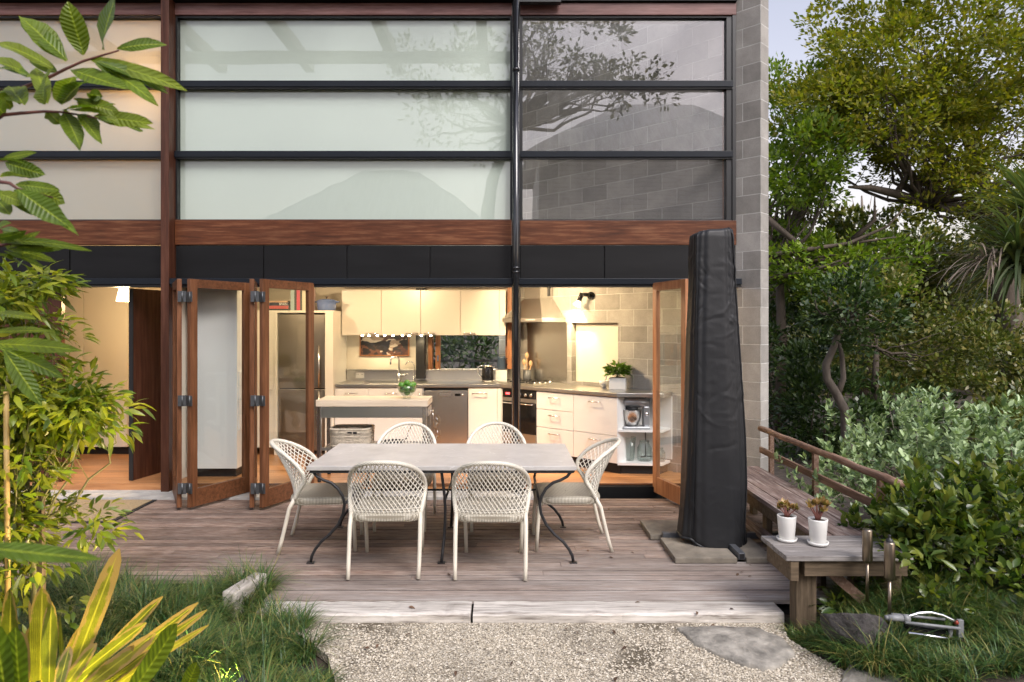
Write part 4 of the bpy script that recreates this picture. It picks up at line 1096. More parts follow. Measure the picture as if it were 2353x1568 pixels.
# mixer, vase and jars on the shelves
q = thing('stand_mixer', 'silver stand mixer with a steel bowl on the middle open shelf', 'mixer', (1.52, 7.93, 0.611))
mx, my, mz = 1.475, 7.93, 0.611
MB().box((mx - .11, mx + .20), (my - .09, my + .09), (mz, mz + 0.03)).build('base', 'mixer', q, bevel=0.012)
MB().box((mx + .125, mx + .20), (my - .05, my + .05), (mz + .03, mz + .26)).build('column', 'mixer', q, bevel=0.015)
MB().tube([(mx - .10, my, mz + .305), (mx - .06, my, mz + .305), (mx + .1, my, mz + .30), (mx + .20, my, mz + .29)], [0.04, 0.058, 0.062, 0.05], 16).build('head', 'mixer', q)
MB().lathe([(0, 0.034), (0.06, 0.034), (0.075, 0.05), (0.10, 0.12), (0.112, 0.215), (0.116, 0.216), (0.108, 0.21), (0, 0.06)], (mx, my, mz), 28).build('bowl', 'steel', q)
MB().lathe([(0.07, 0.218), (0.07, 0.25), (0.05, 0.252)], (mx, my, mz), 20).build('splash_ring', 'gasket', q)
MB().cyl((mx + .162, my - .052, mz + .17), (mx + .162, my - .058, mz + .17), 0.025).build('dial', 'chrome', q)
def glassjar(nm, lab, cat, x, y, z, prof, group=None):
    q = thing(nm, lab, cat, (x, y, z), group=group)
    MB().lathe(prof, (x, y, z), 28).build('glass_body', 'ware', q)
    r, h = prof[len(prof) // 2][0], max(p[1] for p in prof)
    MB().tube([(x + r * math.cos(a), y + r * math.sin(a), z + h) for a in np.linspace(0, 2 * math.pi, 24, endpoint=False)], 0.003, 6, closed=True).build('rim', 'ware', q)
glassjar('glass_vase', 'tall tapering clear glass vase on the bottom open shelf', 'vase', 1.46, 7.95, 0.2325, [(0, 0), (0.04, 0), (0.045, 0.012), (0.066, 0.27), (0.063, 0.27), (0.042, 0.02), (0, 0.018)])
glassjar('glass_jar', 'round shouldered ribbed glass jar beside the tall vase', 'jar', 1.625, 7.95, 0.2325, [(0, 0), (0.075, 0), (0.085, 0.02), (0.085, 0.15), (0.055, 0.2), (0.055, 0.23), (0.052, 0.23), (0.052, 0.2), (0.081, 0.15), (0.08, 0.02), (0, 0.01)])
glassjar('glass_jar', 'squat glass jar behind the right folding door glass', 'jar', 1.79, 7.94, 0.2325, [(0, 0), (0.075, 0), (0.08, 0.02), (0.075, 0.10), (0.05, 0.13), (0.05, 0.15), (0.047, 0.15), (0.047, 0.13), (0.07, 0.10), (0.076, 0.02), (0, 0.01)])

# cooktop, hood, splashback
q = thing('cooktop', 'steel gas cooktop with black trivets under the hood', 'cooktop', onwall(0.5, 0.3, CZ))
C0 = onwall(0.36, 0, 0); uw = -BD; nw = BN
MB().fbox(C0, uw, nw, (-0.20, 0.44), (0.09, 0.54), (CZ + .001, CZ + .012)).build('plate', 'steelh', q, bevel=0.003)
for a in (-0.06, 0.13, 0.30):
    for b in (0.2, 0.42):
        c0 = C0 + uw * a + nw * b
        MB().cyl(c0 + Vector((0, 0, CZ + .0125)), c0 + Vector((0, 0, CZ + .026)), 0.035, n=16).build('burner', 'gasket', q)
        tv = MB()
        for k in range(4):
            dd = uw * math.cos(k * math.pi / 2) + nw * math.sin(k * math.pi / 2)
            tv.bar(c0 + dd * 0.02 + Vector((0, 0, CZ + .04)), c0 + dd * 0.085 + Vector((0, 0, CZ + .04)), 0.007, 0.008)
            tv.bar(c0 + dd * 0.082 + Vector((0, 0, CZ + .0125)), c0 + dd * 0.082 + Vector((0, 0, CZ + .036)), 0.007, 0.007)
        tv.build('trivet', 'iron', q)
for k in range(4):
    c0 = C0 + uw * (0.39) + nw * (0.15 + 0.1 * k)
    MB().cyl(c0 + Vector((0, 0, CZ + .0125)), c0 + Vector((0, 0, CZ + .03)), 0.016, n=12).build('knob', 'chrome', q)
q = thing('splashback', 'tall brushed steel splashback sheet behind the cooktop', 'splashback', onwall(0.56, 0, CZ))
MB().fbox(onwall(0, 0), uw, nw, (0.20, 0.92), (0.002, 0.006), (CZ + .001, 1.848)).build('sheet', 'steel', q)
q = thing('range_hood', 'steel pyramid range hood with a square chimney on the block wall', 'hood', onwall(0.45, 0.2, 1.80))
def hoodpt(a, b, z): return onwall(a, b, z)
hm = MB()
lo = [hoodpt(a, b, 1.907) for a, b in ((0.17, .008), (0.89, .008), (0.89, 0.47), (0.17, 0.47))]
hi = [hoodpt(a, b, 2.165) for a, b in ((0.38, .008), (0.68, .008), (0.68, 0.27), (0.38, 0.27))]
hm.add(lo + hi, [(3, 2, 6, 7), (0, 3, 7, 4), (2, 1, 5, 6), (4, 7, 6, 5), (0, 4, 5, 1)])
hm.build('canopy', 'steel', q)
MB().fbox(onwall(0, 0), uw, nw, (0.168, 0.892), (.008, 0.472), (1.85, 1.905)).build('rim', 'steelh', q, bevel=0.003)
MB().fbox(onwall(0, 0), uw, nw, (0.385, 0.675), (.009, 0.265), (2.166, 2.435)).build('chimney', 'steel', q)
MB().fbox(onwall(0, 0), uw, nw, (0.6755, 0.678), (0.06, 0.12), (2.20, 2.32)).build('vent_slots', 'darkgrey', q)
for k in range(5):
    c0 = onwall(0.62 + 0.035 * k, 0.4725, 1.878)
    MB().cyl(c0, c0 + nw * .004, 0.008, n=10).build('button', 'porcelain', q)
# wall spot on the blocks
q = thing('wall_spot', 'black adjustable spot lamp with a lit bulb on the block wall', 'lamp', onwall(1.33, 0, 2.17))
c0 = onwall(1.33, 0, 2.19)
MB().cyl(c0 + nw * .001, c0 + nw * .028, 0.05, n=20).build('base', 'ovenblack', q)
e1 = c0 + nw * 0.10 - uw * 0.01 + Vector((0, 0, 0.01)); e2 = e1 - uw * 0.05 + nw * 0.02
MB().tube([c0 + nw * .02, e1, e2], 0.026, 12).build('arm', 'ovenblack', q)
aim = (Vector((0, 0, -1)) - uw * 0.55 + nw * 0.12).normalized()
MB().cyl(e2 + Vector((0, 0, .02)), e2 + aim * 0.09, 0.03, n=14).build('socket', 'ovenblack', q)
bl = MB()
f1, f2 = e2 + aim * 0.09, e2 + aim * 0.16
bl.tube([f1, f1 + aim * .03, f2], [0.022, 0.036, 0.05], 18, cap=False)
bl.build('reflector', 'shade', q)
MB().cyl(f2 - aim * .01, f2 - aim * .006, 0.047, n=18).build('bulb_face', 'warm', q)
lamp_light('spot_beam', 'SPOT', q, f2 + aim * .012, 22, (1, 0.78, 0.45), 0.04, f2 + aim + nw * -0.15, 120, 0.35)

# utensils, herb, mortar
q = thing('utensil_crock', 'dark crock beside the cooktop', 'crock', onwall(0.30, 0.1, CZ + .013))
ux, uy = onwall(0.30, 0.12).x, onwall(0.30, 0.12).y
MB().lathe([(0, 0), (0.052, 0), (0.055, 0.01), (0.055, 0.15), (0.051, 0.15), (0.05, 0.01), (0, .008)], (ux, uy, CZ + .013)).build('crock', 'darkgrey', q)
for k, (dx, dy, hh, lab) in enumerate(((0.0, 0.02, 0.33, 'tallest wooden spoon standing upright in the dark crock'), (0.05, 0.0, 0.22, 'short wooden spoon leaning right in the dark crock'), (-0.04, -0.02, 0.24, 'wooden spoon leaning left in the dark crock'))):
    s = thing('wooden_spoon', lab, 'spoon', (ux, uy, CZ + .03), group='wooden spoons in the crock')
    p0, p1 = Vector((ux + dx * .2, uy + dy * .2, CZ + .03)), Vector((ux + dx, uy + dy, CZ + hh))
    MB().tube([p0, p1], 0.006, 8).build('handle', 'spoon', s)
    MB().ball(p1 + Vector((0, 0, .03)), 0.036, 10, (0.75, 0.35, 1.2)).build('bowl', 'spoon', s)
q = thing('herb_planter', 'white square planter of bushy green herbs on the angled bench', 'plant', (1.36, 8.30, CZ))
hx, hy = 1.37, 8.28
MB().fbox((hx, hy, 0), (0.96, -0.28, 0), (0.28, 0.96, 0), (-.10, .10), (-.06, .06), (CZ + .001, CZ + .141)).build('pot', 'porcelain', q, bevel=0.004)
MB().fbox((hx, hy, 0), (0.96, -0.28, 0), (0.28, 0.96, 0), (-.092, .092), (-.052, .052), (CZ + .142, CZ + .144)).build('soil', 'soil', q)
n = 260
a = R.uniform(0, 6.28, n); rr = R.rand(n) ** .5
P = np.stack([hx + np.cos(a) * rr * .14, hy + np.sin(a) * rr * .09, CZ + .17 + R.rand(n) * .17 * (1 - 0.5 * rr)], 1)
D = unit(np.stack([np.cos(a), np.sin(a), R.uniform(0.0, 1.2, n)], 1) + rdir(n) * .5)
V, Fq = leaves(P, D, np.tile([0, 0, 1.0], (n, 1)) + rdir(n) * .4, R.uniform(.05, .085, n), R.uniform(.028, .042, n))
np_mesh('foliage', V, Fq, 'lf_herb', q)
st = MB()
for k in range(14):
    a = rnd.uniform(0, 6.28); r = rnd.uniform(.02, .1)
    st.tube([(hx + .5 * r * math.cos(a), hy + .5 * r * math.sin(a) * .6, CZ + .143), (hx + r * math.cos(a), hy + r * .6 * math.sin(a), CZ + .143 + rnd.uniform(.06, .15))], .003, 5)
st.build('stems', 'stem', q)
q = thing('mortar', 'white footed mortar beside the herb planter', 'mortar', (1.22, 8.45, CZ))
MB().lathe([(0, 0), (0.035, 0), (0.03, 0.02), (0.055, 0.045), (0.066, 0.095), (0.060, 0.095), (0.045, 0.05), (0, 0.035)], (1.225, 8.43, CZ + .001)).build('bowl', 'porcelain', q)
q = thing('pestle', 'white pestle leaning in the mortar', 'pestle', (1.22, 8.43, CZ + .05))
MB().tube([(1.225, 8.43, CZ + .055), (1.255, 8.43, CZ + .15), (1.262, 8.43, CZ + .172)], [.02, .011, .014], 12).build('shaft', 'porcelain', q)

# kitchen trolley with steel legs and pale top
q = thing('kitchen_trolley', 'steel framed kitchen trolley with a thick pale worktop just inside the doors', 'trolley', (-1.43, 7.63, FZ))
TX0, TX1, TY0, TY1 = -2.05, -0.835, 7.40, 7.87
MB().box((TX0, TX1), (TY0, TY1), (0.923, 0.993)).build('worktop', 'butcher', q, bevel=0.003)
MB().box((TX0 + .05, TX1 - .06), (TY0 + .012, TY0 + .03), (0.80, 0.919)).box((TX0 + .05, TX1 - .06), (TY1 - .03, TY1 - .012), (0.80, 0.919)).build('apron', 'steelh', q, bevel=0.002)
for x in (TX0 + .01, TX1 - .06):
    for y in (TY0 + .008, TY1 - .055):
        MB().box((x, x + .045), (y, y + .045), (0.14, 0.921)).build('leg', 'steel', q, bevel=0.003)
        MB().cyl((x + .022, y + .022, FZ), (x + .022, y + .022, .14), .02, n=12).build('foot', 'rubber', q)
sh = MB()
sh.box((TX0 + .056, TX1 - .062), (TY0 + .01, TY0 + .04), (0.445, 0.475)).box((TX0 + .056, TX1 - .062), (TY1 - .04, TY1 - .01), (0.445, 0.475))
x = TX0 + .07
while x < TX1 - .1: sh.box((x, x + .022), (TY0 + .041, TY1 - .041), (0.455, 0.472)); x += .038
sh.build('slatted_shelf', 'steelh', q)
MB().box((TX1 - .013, TX1 - .004), (TY0 + .06, TY1 - .06), (0.81, 0.90)).build('side_panel', 'steelh', q)
hk = MB().tube([(TX1 - .004, 7.55, .86), (TX1 + .03, 7.55, .86), (TX1 + .03, 7.80, .86), (TX1 - .004, 7.80, .86)], 0.006, 8)
hk.build('towel_bar', 'chrome', q)
# translucent slippers-like plastic covers hanging on the bar
for k, (y, z, lab) in enumerate(((7.60, .75, 'upper clear plastic strainer lid hanging on the trolley end'), (7.64, .60, 'lower clear plastic strainer lid hanging on the trolley end'))):
    s = thing('hanging_lid', lab, 'lid', (TX1 + .05, y, z), group='clear lids hanging on the trolley')
    MB().grid(lambda u, v: (TX1 + .035 + .05 * (1 - (2 * v - 1) ** 2) + .035 * math.cos(2 * math.pi * u) * math.sin(math.pi * v), y + .06 * math.sin(2 * math.pi * u) * math.sin(math.pi * v), z - .1 + .19 * v), 20, 14, True, True).build('dome', 'plastic_clear', s)
    MB().tube([(TX1 + .03, y, .863), (TX1 + .036, y, z + .08)], .003, 6).build('hook', 'chrome', s)
# fruit bowl
q = thing('fruit_bowl', 'flared clear glass bowl of green fruit on the kitchen trolley', 'bowl', (-1.09, 7.60, .994))
fx, fy, fz = -1.085, 7.58, .994
MB().lathe([(0, 0), (.045, 0), (.042, .012), (.05, .025), (.09, .07), (.113, .145), (.110, .145), (.086, .072), (.045, .03), (0, .024)], (fx, fy, fz), 32).build('glass_body', 'ware', q)
for k, (dx, dy, dz) in enumerate(((0, 0, .066), (-.055, .01, .095), (.055, -.01, .098), (0, -.055, .11), (.01, .055, .11), (-.058, -.03, .152), (.062, .035, .15), (.0, .0, .172), (.045, -.045, .15))):
    s = thing('green_fruit', 'round green fruit piled in the glass bowl on the trolley', 'fruit', (fx + dx, fy + dy, fz + dz - .035), group='green fruit in the glass bowl')
    MB().ball((fx + dx, fy + dy, fz + dz), .037, 16, (1, 1, .93)).build('flesh', 'lime', s)
    MB().cyl((fx + dx, fy + dy - .01, fz + dz + .033), (fx + dx, fy + dy - .012, fz + dz + .040), .0025, n=5).build('stalk', 'stem', s)
# basket on the shelf
q = thing('wicker_basket', 'pale woven wicker basket with dark lining on the trolley shelf', 'basket', (-1.66, 7.62, .476))
bx0, bx1, by0, by1, bz = -1.91, -1.49, 7.46, 7.78, .476
wk = MB()
def basket_edge(t, z):
    fl = 1 + (z - bz) * .18
    cx, cy = (bx0 + bx1) / 2, (by0 + by1) / 2
    hw, hd = (bx1 - bx0) / 2 * fl, (by1 - by0) / 2 * fl
    a = 2 * math.pi * t; c, s_ = math.cos(a), math.sin(a)
    e = 0.28
    return Vector((cx + hw * math.copysign(abs(c) ** e, c), cy + hd * math.copysign(abs(s_) ** e, s_), z))
NS = 72
for k in range(12):
    z = bz + .01 + .0145 * k
    wk.tube([basket_edge(i / NS, z) + Vector((0, 0, .002)) + (basket_edge(i / NS, z) - Vector(((bx0 + bx1) / 2, (by0 + by1) / 2, z))).normalized() * (.006 if (i + k) % 2 else -.004) for i in range(NS)], .0068, 6, closed=True)
wk.build('weave', 'wicker', q)
rm = MB()
rm.tube([basket_edge(i / NS, bz + .19) for i in range(NS)], .013, 8, closed=True)
rm.tube([basket_edge(i / NS, bz + .008) * 1 for i in range(NS)], .010, 8, closed=True)
rm.build('rim', 'wicker', q)
MB().box((bx0 + .025, bx1 - .025), (by0 + .025, by1 - .025), (bz + .01, bz + .165)).build('lining', 'lining', q)
MB().box((-1.715, -1.70 + .03), (by0 - .014, by0 - .007), (bz + .142, bz + .165)).box((-1.655, -1.64 + .025), (by0 - .014, by0 - .007), (bz + .142, bz + .165)).build('grip_hole', 'lining', q)
q = thing('frying_pan', 'black iron frying pan on the trolley shelf beside the basket', 'pan', (-1.24, 7.6, .476))
MB().lathe([(0, .0), (.105, .0), (.135, .045), (.131, .045), (.10, .006), (0, .006)], (-1.25, 7.6, .476), 30).build('pan', 'iron', q)
MB().tube([(-1.15, 7.62, .515), (-1.10, 7.63, .54), (-1.085, 7.635, .60)], .008, 8).build('handle_root', 'iron', q)
MB().bar((-1.085, 7.635, .60), (-1.03, 7.65, .70), .022, .012).build('handle', 'bamboo', q, bevel=.003)

# lamps: ceiling lights of the kitchen, pendant of the left room
def ceiling_light(x, y, lab, e, aim):
    q = thing('ceiling_light', lab, 'lamp', (x, y, 2.44), group='round ceiling lights in the kitchen')
    MB().lathe([(0.075, -.002), (.085, -.03), (.07, -.035)], (x, y, 2.44), 20).build('housing', 'porcelain', q)
    MB().cyl((x, y, 2.412), (x, y, 2.408), .066, n=20).build('diffuser', 'warm', q)
    lamp_light('ceiling_glow', 'SPOT', q, (x, y, 2.40), e * .6, (1, .74, .43), .09, aim, 150, .7)
ceiling_light(-1.35, 8.05, 'round ceiling light over the trolley', 100, (-1.2, 9.2, 1.3))
ceiling_light(-0.25, 8.1, 'round ceiling light over the middle of the kitchen', 160, (0.9, 8.75, 1.45))
ceiling_light(0.15, 8.45, 'added round ceiling light brightening the block wall above the drawers', 120, (1.1, 8.8, 1.5))  # extra unseen lamp, added to throw more warm light on the blocks
ceiling_light(-2.75, 7.95, 'round ceiling light in front of the fridge', 60, (-2.7, 8.8, 1.3))
q = thing('pendant_lamp', 'glowing tapered white pendant lamp in the left doorway', 'lamp', (-4.36, 7.95, 2.10))
pdx, pdy = (285 - PX) * 7.95 / F, 7.95
MB().lathe([(.052, .145), (.082, .0), (.078, .0), (.048, .143)], (pdx, pdy, 2.085), 24).build('lamp_shade', 'shade', q)
MB().ball((pdx, pdy, 2.15), .03, 12).build('bulb', 'warm', q)
MB().cyl((pdx, pdy, 2.23), (pdx, pdy, 2.44), .004, n=6).build('cord', 'gasket', q)
lamp_light('pendant_glow', 'POINT', q, (pdx, pdy, 2.05), 24, (1, .68, .33), .07)
q = thing('upstairs_lamp', 'warm lamp in the upper left room glowing through the frosted sheets', 'lamp', (-3.95, 8.0, 4.6))
MB().ball((-3.95, 8.0, 4.62), .05, 14).build('bulb', 'shade', q)
MB().cyl((-3.95, 8.0, 4.68), (-3.95, 8.0, 5.25), .004, n=6).build('cord', 'gasket', q)
lamp_light('upstairs_glow', 'POINT', q, (-3.95, 8.0, 4.5), 90, (1, .68, .36), .1)

# ------------------------------------------------------------------ table and chairs
TX = -0.475; TYc = 5.633
t = thing('dining_table', 'long grey marble topped table on curly black iron legs', 'table', (TX, TYc, 0))
MB().box((-1.49, 0.54), (5.13, 6.136), (0.708, 0.74)).build('tabletop', 'marble', t, bevel=0.004)
fr = MB()
for y in (5.155, 6.11): fr.bar((-1.47, y, .697), (.52, y, .697), .03, .02)
for x in (-1.465, TX, .515): fr.bar((x, 5.17, .697), (x, 6.095, .697), .028, .018)
fr.build('frame', 'iron', t)
prof = [(360, 425), (385, 458), (425, 480), (470, 495), (510, 530), (538, 575), (549, 620), (540, 680), (510, 745), (460, 803), (410, 845), (375, 890), (355, 930), (349, 962)]
lp = [((574.4 + a * .3906 - PX) * 5.13 / F, max(0.006, CH - (919 + b * .3906 - PY) * 5.13 / F)) for a, b in prof]
for mir in (0, 1):
    for y in (5.17, 6.095):
        MB().tube([((2 * TX - x if mir else x), y, z) for x, z in lp], 0.0115, 10).box(*[((2 * TX - lp[-1][0] if mir else lp[-1][0]) - .028, (2 * TX - lp[-1][0] if mir else lp[-1][0]) + .028), (y - .022, y + .022), (0.0005, 0.008)]).build('leg', 'iron', t)
for y, s in ((5.17, 1), (6.095, -1)):
    MB().tube([(TX - .005 + .02 * math.sin(math.pi * k / 10), y + s * .10 * math.sin(math.pi * k / 10), .69 - .684 * k / 10) for k in range(11)], 0.0115, 10).box((TX - .033, TX + .023), (y - .022, y + .022), (0.0005, 0.008)).build('leg', 'iron', t)
xi = max(p[0] for p in lp); zi = 0.445
st = MB()
st.tube([(xi, 5.63, zi), (2 * TX - xi, 5.63, zi)], .009, 8)
for x in (xi, 2 * TX - xi): st.tube([(x, 5.17, zi), (x, 6.095, zi)], .009, 8)
st.tube([(TX + .012, 5.27, zi), (TX + .012, 5.995, zi)], .009, 8)
st.build('stretcher', 'iron', t)

def outl(u):                                       # hoop outline, u in 0..1 from left seat corner over the top to the right
    h0, hm, h1 = .43, .62, .85
    if u < .2: k = u / .2; return (-(.25 + .027 * math.sin(k * math.pi / 2)), h0 + (hm - h0) * k)
    if u > .8: k = (1 - u) / .2; return ((.25 + .027 * math.sin(k * math.pi / 2)), h0 + (hm - h0) * k)
    a = math.pi * (1 - (u - .2) / .6)
    return (.277 * math.copysign(abs(math.cos(a)) ** .88, math.cos(a)), hm + (h1 - hm) * math.sin(a) ** .92)
def by(x, z):
    k = max(0, (z - .43) / .42)
    return -.225 - .20 * k ** 1.25 + (.115 + .07 * min(1, k * 2.2)) * (abs(x) / .277) ** 2.2 * min(1, .35 + k * 2)
def hw(z):
    if z <= .62: return .25 + .027 * math.sin((z - .43) / .19 * math.pi / 2)
    k = min(1, ((z - .62) / .23)) ** (1 / .92)
    return .277 * max(0, math.cos(math.asin(k))) ** .88
def make_chair(name, label):
    t = thing(name, label, 'chair', (0, 0, 0), 0, 'woven chairs round the table')
    b = MB(); us = np.linspace(0, 1, 45)
    pts = [Vector((outl(u)[0], by(*outl(u)), outl(u)[1])) for u in us]
    b.tube(pts, .0165, 10)
    b.tube([(-.25, by(-.25, .43), .425), (-.12, -.225, .418), (.12, -.225, .418), (.25, by(.25, .43), .425)], .014, 10)
    b.build('back_frame', 'wrap', t, local=True)
    # woven lattice: flat strands in both diagonals
    s = MB()
    dx = .0305
    for sg in (-1, 1):
        for k in range(-34, 35):
            run = []
            for j in range(60):
                z = .425 + j * (.425 / 59)
                x = k * dx + sg * (z - .43) * .60
                if abs(x) < hw(max(z, .43)) - .004 and .425 <= z <= .848:
                    run.append(Vector((x, by(x, z) + sg * .0028, z)))
                elif len(run) > 3: break
                else: run = []
            if len(run) > 3:
                run = run[::3] + ([run[-1]] if (len(run) - 1) % 3 else [])
                s.tube(run, .0040, 4, smooth=False)
    for z in (.455, .475):                          # tight rows low down
        s.tube([(x, by(x, z) - .004, z) for x in np.linspace(-hw(z), hw(z), 16)], .003, 4)
    s.build('back_weave', 'strand', t, local=True)
    # seat
    g = MB()
    def sq(a, k):
        c, s_ = math.cos(a), math.sin(a); e = .36
        return (.262 * k * math.copysign(abs(c) ** e, c), .018 + .262 * k * math.copysign(abs(s_) ** e, s_))
    NA = 48
    rings = [(0.02, .432), (.35, .432), (.65, .436), (.85, .444), (.95, .446), (1.0, .438), (1.01, .425), (1.0, .40), (.97, .385)]
    g.grid(lambda u, v: (lambda r: (*sq(2 * math.pi * u, r[0]), r[1] - (.018 if (math.sin(2 * math.pi * u) > .5 and r[1] < .43) else 0)))(rings[int(round(v * 8))]), NA, 9, True, True)
    g.build('seat', 'woven', t, local=True)
    for sx in (-1, 1):
        MB().tube([(sx * .25, by(.25, .43), .44), (sx * .252, -.235, .36), (sx * .252, -.262, .24), (sx * .25, -.296, .10), (sx * .247, -.325, .004)], [.016, .016, .0155, .015, .0145], 10).build('leg', 'chairleg', t, local=True)
        MB().tube([(sx * .23, .235, .43), (sx * .228, .25, .36), (sx * .222, .262, .2), (sx * .217, .272, .004)], [.016, .016, .0155, .0145], 10).build('leg', 'chairleg', t, local=True)
    return t
c0 = make_chair('woven_chair', 'cream woven chair with its back to us at the left of the table front')
c0.location = (-.868, 5.15, 0); c0.rotation_euler.z = math.radians(1.5)
dup(c0, (-.095, 5.13, 0), math.radians(-1.5), 'cream woven chair with its back to us at the right of the table front')
dup(c0, (-1.48, 5.63, 0), math.radians(-85), 'cream woven chair at the left end of the table beside the folding door')
dup(c0, (.52, 5.65, 0), math.radians(91), 'cream woven chair at the right end of the table beside the covered parasol')
dup(c0, (-.918, 6.22, 0), math.radians(180), 'cream woven chair behind the table, in front of the kitchen trolley')
dup(c0, (-.076, 6.22, 0), math.radians(181), 'cream woven chair behind the table, in front of the black downpipe')

# ------------------------------------------------------------------ covered parasol on its cross base
q = thing('covered_parasol', 'tall cantilever parasol wrapped in a creased black cover', 'parasol', (1.70, 5.6, 0))
cxp, cyp = 1.70, 5.60
sil = [(.085, .255, 0), (.12, .262, 0), (.25, .25, 0), (.5, .245, .01), (.9, .232, .015), (1.3, .215, .01), (1.7, .198, 0), (2.1, .178, -.005), (2.4, .168, -.01), (2.52, .165, -.01), (2.56, .155, -.01), (2.575, .13, -.01)]
NZ, NU = 150, 120
zs = [s_[0] for s_ in sil]
RR = np.random.RandomState(3)
NZ, NU = 260, 150
creases = []                                       # sharp little creases: position, length, width, slope, height
for _ in range(230):
    z = RR.uniform(.2, 2.56) if RR.rand() < .55 else RR.uniform(1.7, 2.5)
    creases.append((z, RR.uniform(0, 6.28), RR.uniform(.15, .5), RR.uniform(.009, .022), RR.uniform(-1.3, 1.3), RR.uniform(.001, .0042) * RR.choice([-1, 1])))
def cov(u, v):
    z = .085 + (2.575 - .085) * v
    r = np.interp(z, zs, [s_[1] for s_ in sil]); ox = np.interp(z, zs, [s_[2] for s_ in sil])
    a = 2 * math.pi * u
    c, s_ = math.cos(a), math.sin(a)
    k = 0.0
    for cz, ca, cl, cw, sk, am in creases:
        da = (a - ca + math.pi) % (2 * math.pi) - math.pi
        if abs(da) > cl: continue
        d_ = (z - cz - sk * da * .3) / cw
        if abs(d_) > 3: continue
        k += am * math.exp(-abs(d_) ** 1.4) * (1 - (da / cl) ** 2)
    k += .004 * math.sin(a * 3 + z * .6) + .0035 * math.sin(a * 8 + z * .9) + .0025 * math.sin(a * 17 + 2 * math.sin(z * 1.4))
    hem = 0
    if z < .55: k += .022 * math.sin(a * 4 + 1) * (.55 - z) / .55; hem = -.10 * max(0, math.cos(a + .95)) * (.55 - z) / .46
    e = .55
    return Vector((cxp + ox + (r + k) * math.copysign(abs(c) ** e, c), cyp + (r * .8 + k) * math.copysign(abs(s_) ** e, s_), z + hem * .9 + (.02 * c if v > .985 else 0)))
cv = MB().grid(cov, NU, NZ, True, True)
cv.add([cov(i / NU, 1.0) for i in range(NU)], [tuple(range(NU))])
cv.build('cover', 'cover', q)
MB().tube([cov(.62, v) + Vector((-.002, -.004, 0)) for v in np.linspace(0.02, .99, 60)], .004, 6).build('seam', 'cover', q)
MB().tube([cov(.895, v) + Vector((.004, -.004, 0)) for v in np.linspace(0.02, 1, 60)], .007, 6).build('seam', 'cover', q)
MB().tube([cov(i / NU, 0.004) for i in range(NU)], .012, 8, closed=True).build('hem', 'cover', q)
MB().cyl((1.76, 5.66, .07), (1.76, 5.66, 2.45), .035).build('mast', 'darkgrey', q)
bx = MB()
bx.bar((1.31, 5.685, .055), (2.28, 5.685, .055), .05, .05)
bx.build('cross_bar', 'darkgrey', q, bevel=.003)
bx = MB(); bx.bar((1.79, 5.155, .055), (1.79, 5.658, .055), .05, .05); bx.bar((1.79, 5.712, .055), (1.79, 6.2, .055), .05, .05)
bx.build('cross_bar', 'darkgrey', q, bevel=.003)
MB().box((1.772, 1.808), (5.152, 5.1545), (.037, .073)).build('bar_end', 'gasket', q)
MB().box((1.74, 1.84), (5.16, 5.21), (.0015, .012)).build('foot', 'chrome', q)
for i, (x0, x1, y0, y1, lab) in enumerate(((1.285, 1.755, 5.15, 5.652, 'square stone ballast slab at the front left of the parasol base'), (1.823, 2.03, 5.15, 5.652, 'stone ballast slab at the front right of the parasol base beside the bench'),
                                         (1.22, 1.755, 5.72, 6.16, 'stone ballast slab at the back left of the parasol base'), (1.823, 2.035, 5.72, 6.16, 'stone ballast slab at the back right of the parasol base beside the bench'))):
    s = MB().box((x0, x1), (y0, y1), (.004, .046)).build('ballast_slab', 'slab', loc=((x0 + x1) / 2, (y0 + y1) / 2, .025), bevel=.005)
    tag(s, lab, 'slab', 'ballast slabs of the parasol')

# ------------------------------------------------------------------ benches and rail
q = thing('long_bench', 'long weathered timber bench along the right side of the deck', 'bench', (2.28, 5.5, 0))
x = 2.05
while x < 2.49:
    dz = rnd.uniform(-.002, .002)
    MB().box((x, x + .107), (4.492, 6.72), (.382 + dz, .42 + dz)).build('seat_board', 'bench', q, bevel=.004); x += .1115
for xx in (2.075, 2.41): MB().box((xx, xx + .05), (4.5, 6.70), (.28, .381)).build('bearer', 'oldbeam', q, bevel=.004)
for yy in (4.62, 5.55, 6.5):
    for xx in (2.127, 2.36): MB().box((xx, xx + .05), (yy, yy + .09), (0.0015, .37)).build('leg', 'oldpost', q, bevel=.004)
MB().box((2.08, 2.11), (4.55, 6.68), (.06, .15)).build('kick_rail', 'bench', q, bevel=.004)
q = thing('short_bench', 'short silver grey timber bench end at the deck front carrying two white pots', 'bench', (2.1, 4.28, 0))
y = 4.075
while y < 4.47:
    sk = (4.47 - y) * .02
    dz = rnd.uniform(-.002, .002)
    MB().box((1.68, 2.44), (y, y + .098), (.388 + dz, .42 + dz)).build('seat_board', 'greyboard', q, bevel=.004); y += .1025
MB().box((1.80, 2.42), (4.10, 4.155), (.29, .3865)).build('bearer', 'oldbeam', q, bevel=.004)
MB().bar((1.735, 4.085, .325), (1.735, 4.46, .325), .05, .12).build('bearer', 'oldbeam', q, bevel=.004)
MB().box((1.775, 1.90), (4.158, 4.26), (-.1, .3755)).build('leg', 'oldpost', q, bevel=.006)
MB().box((2.34, 2.42), (4.16, 4.26), (-.1, .3755)).build('leg', 'oldpost', q, bevel=.006)
MB().bar((1.95, 4.22, .33), (2.35, 4.2, -.02), .04, .06).build('brace', 'rail', q)
q = thing('timber_railing', 'weathered timber handrail with round top rail behind the long bench', 'railing', (2.6, 5.4, 0))
rp = [(2.60 + .004 * math.sin(k), 6.95 - k * .19, .755 + .004 * math.sin(k * 1.7)) for k in range(14)]
MB().tube(rp, [.028 + .002 * math.sin(k * 2.3) for k in range(14)], 12).build('top_rail', 'rail', q)
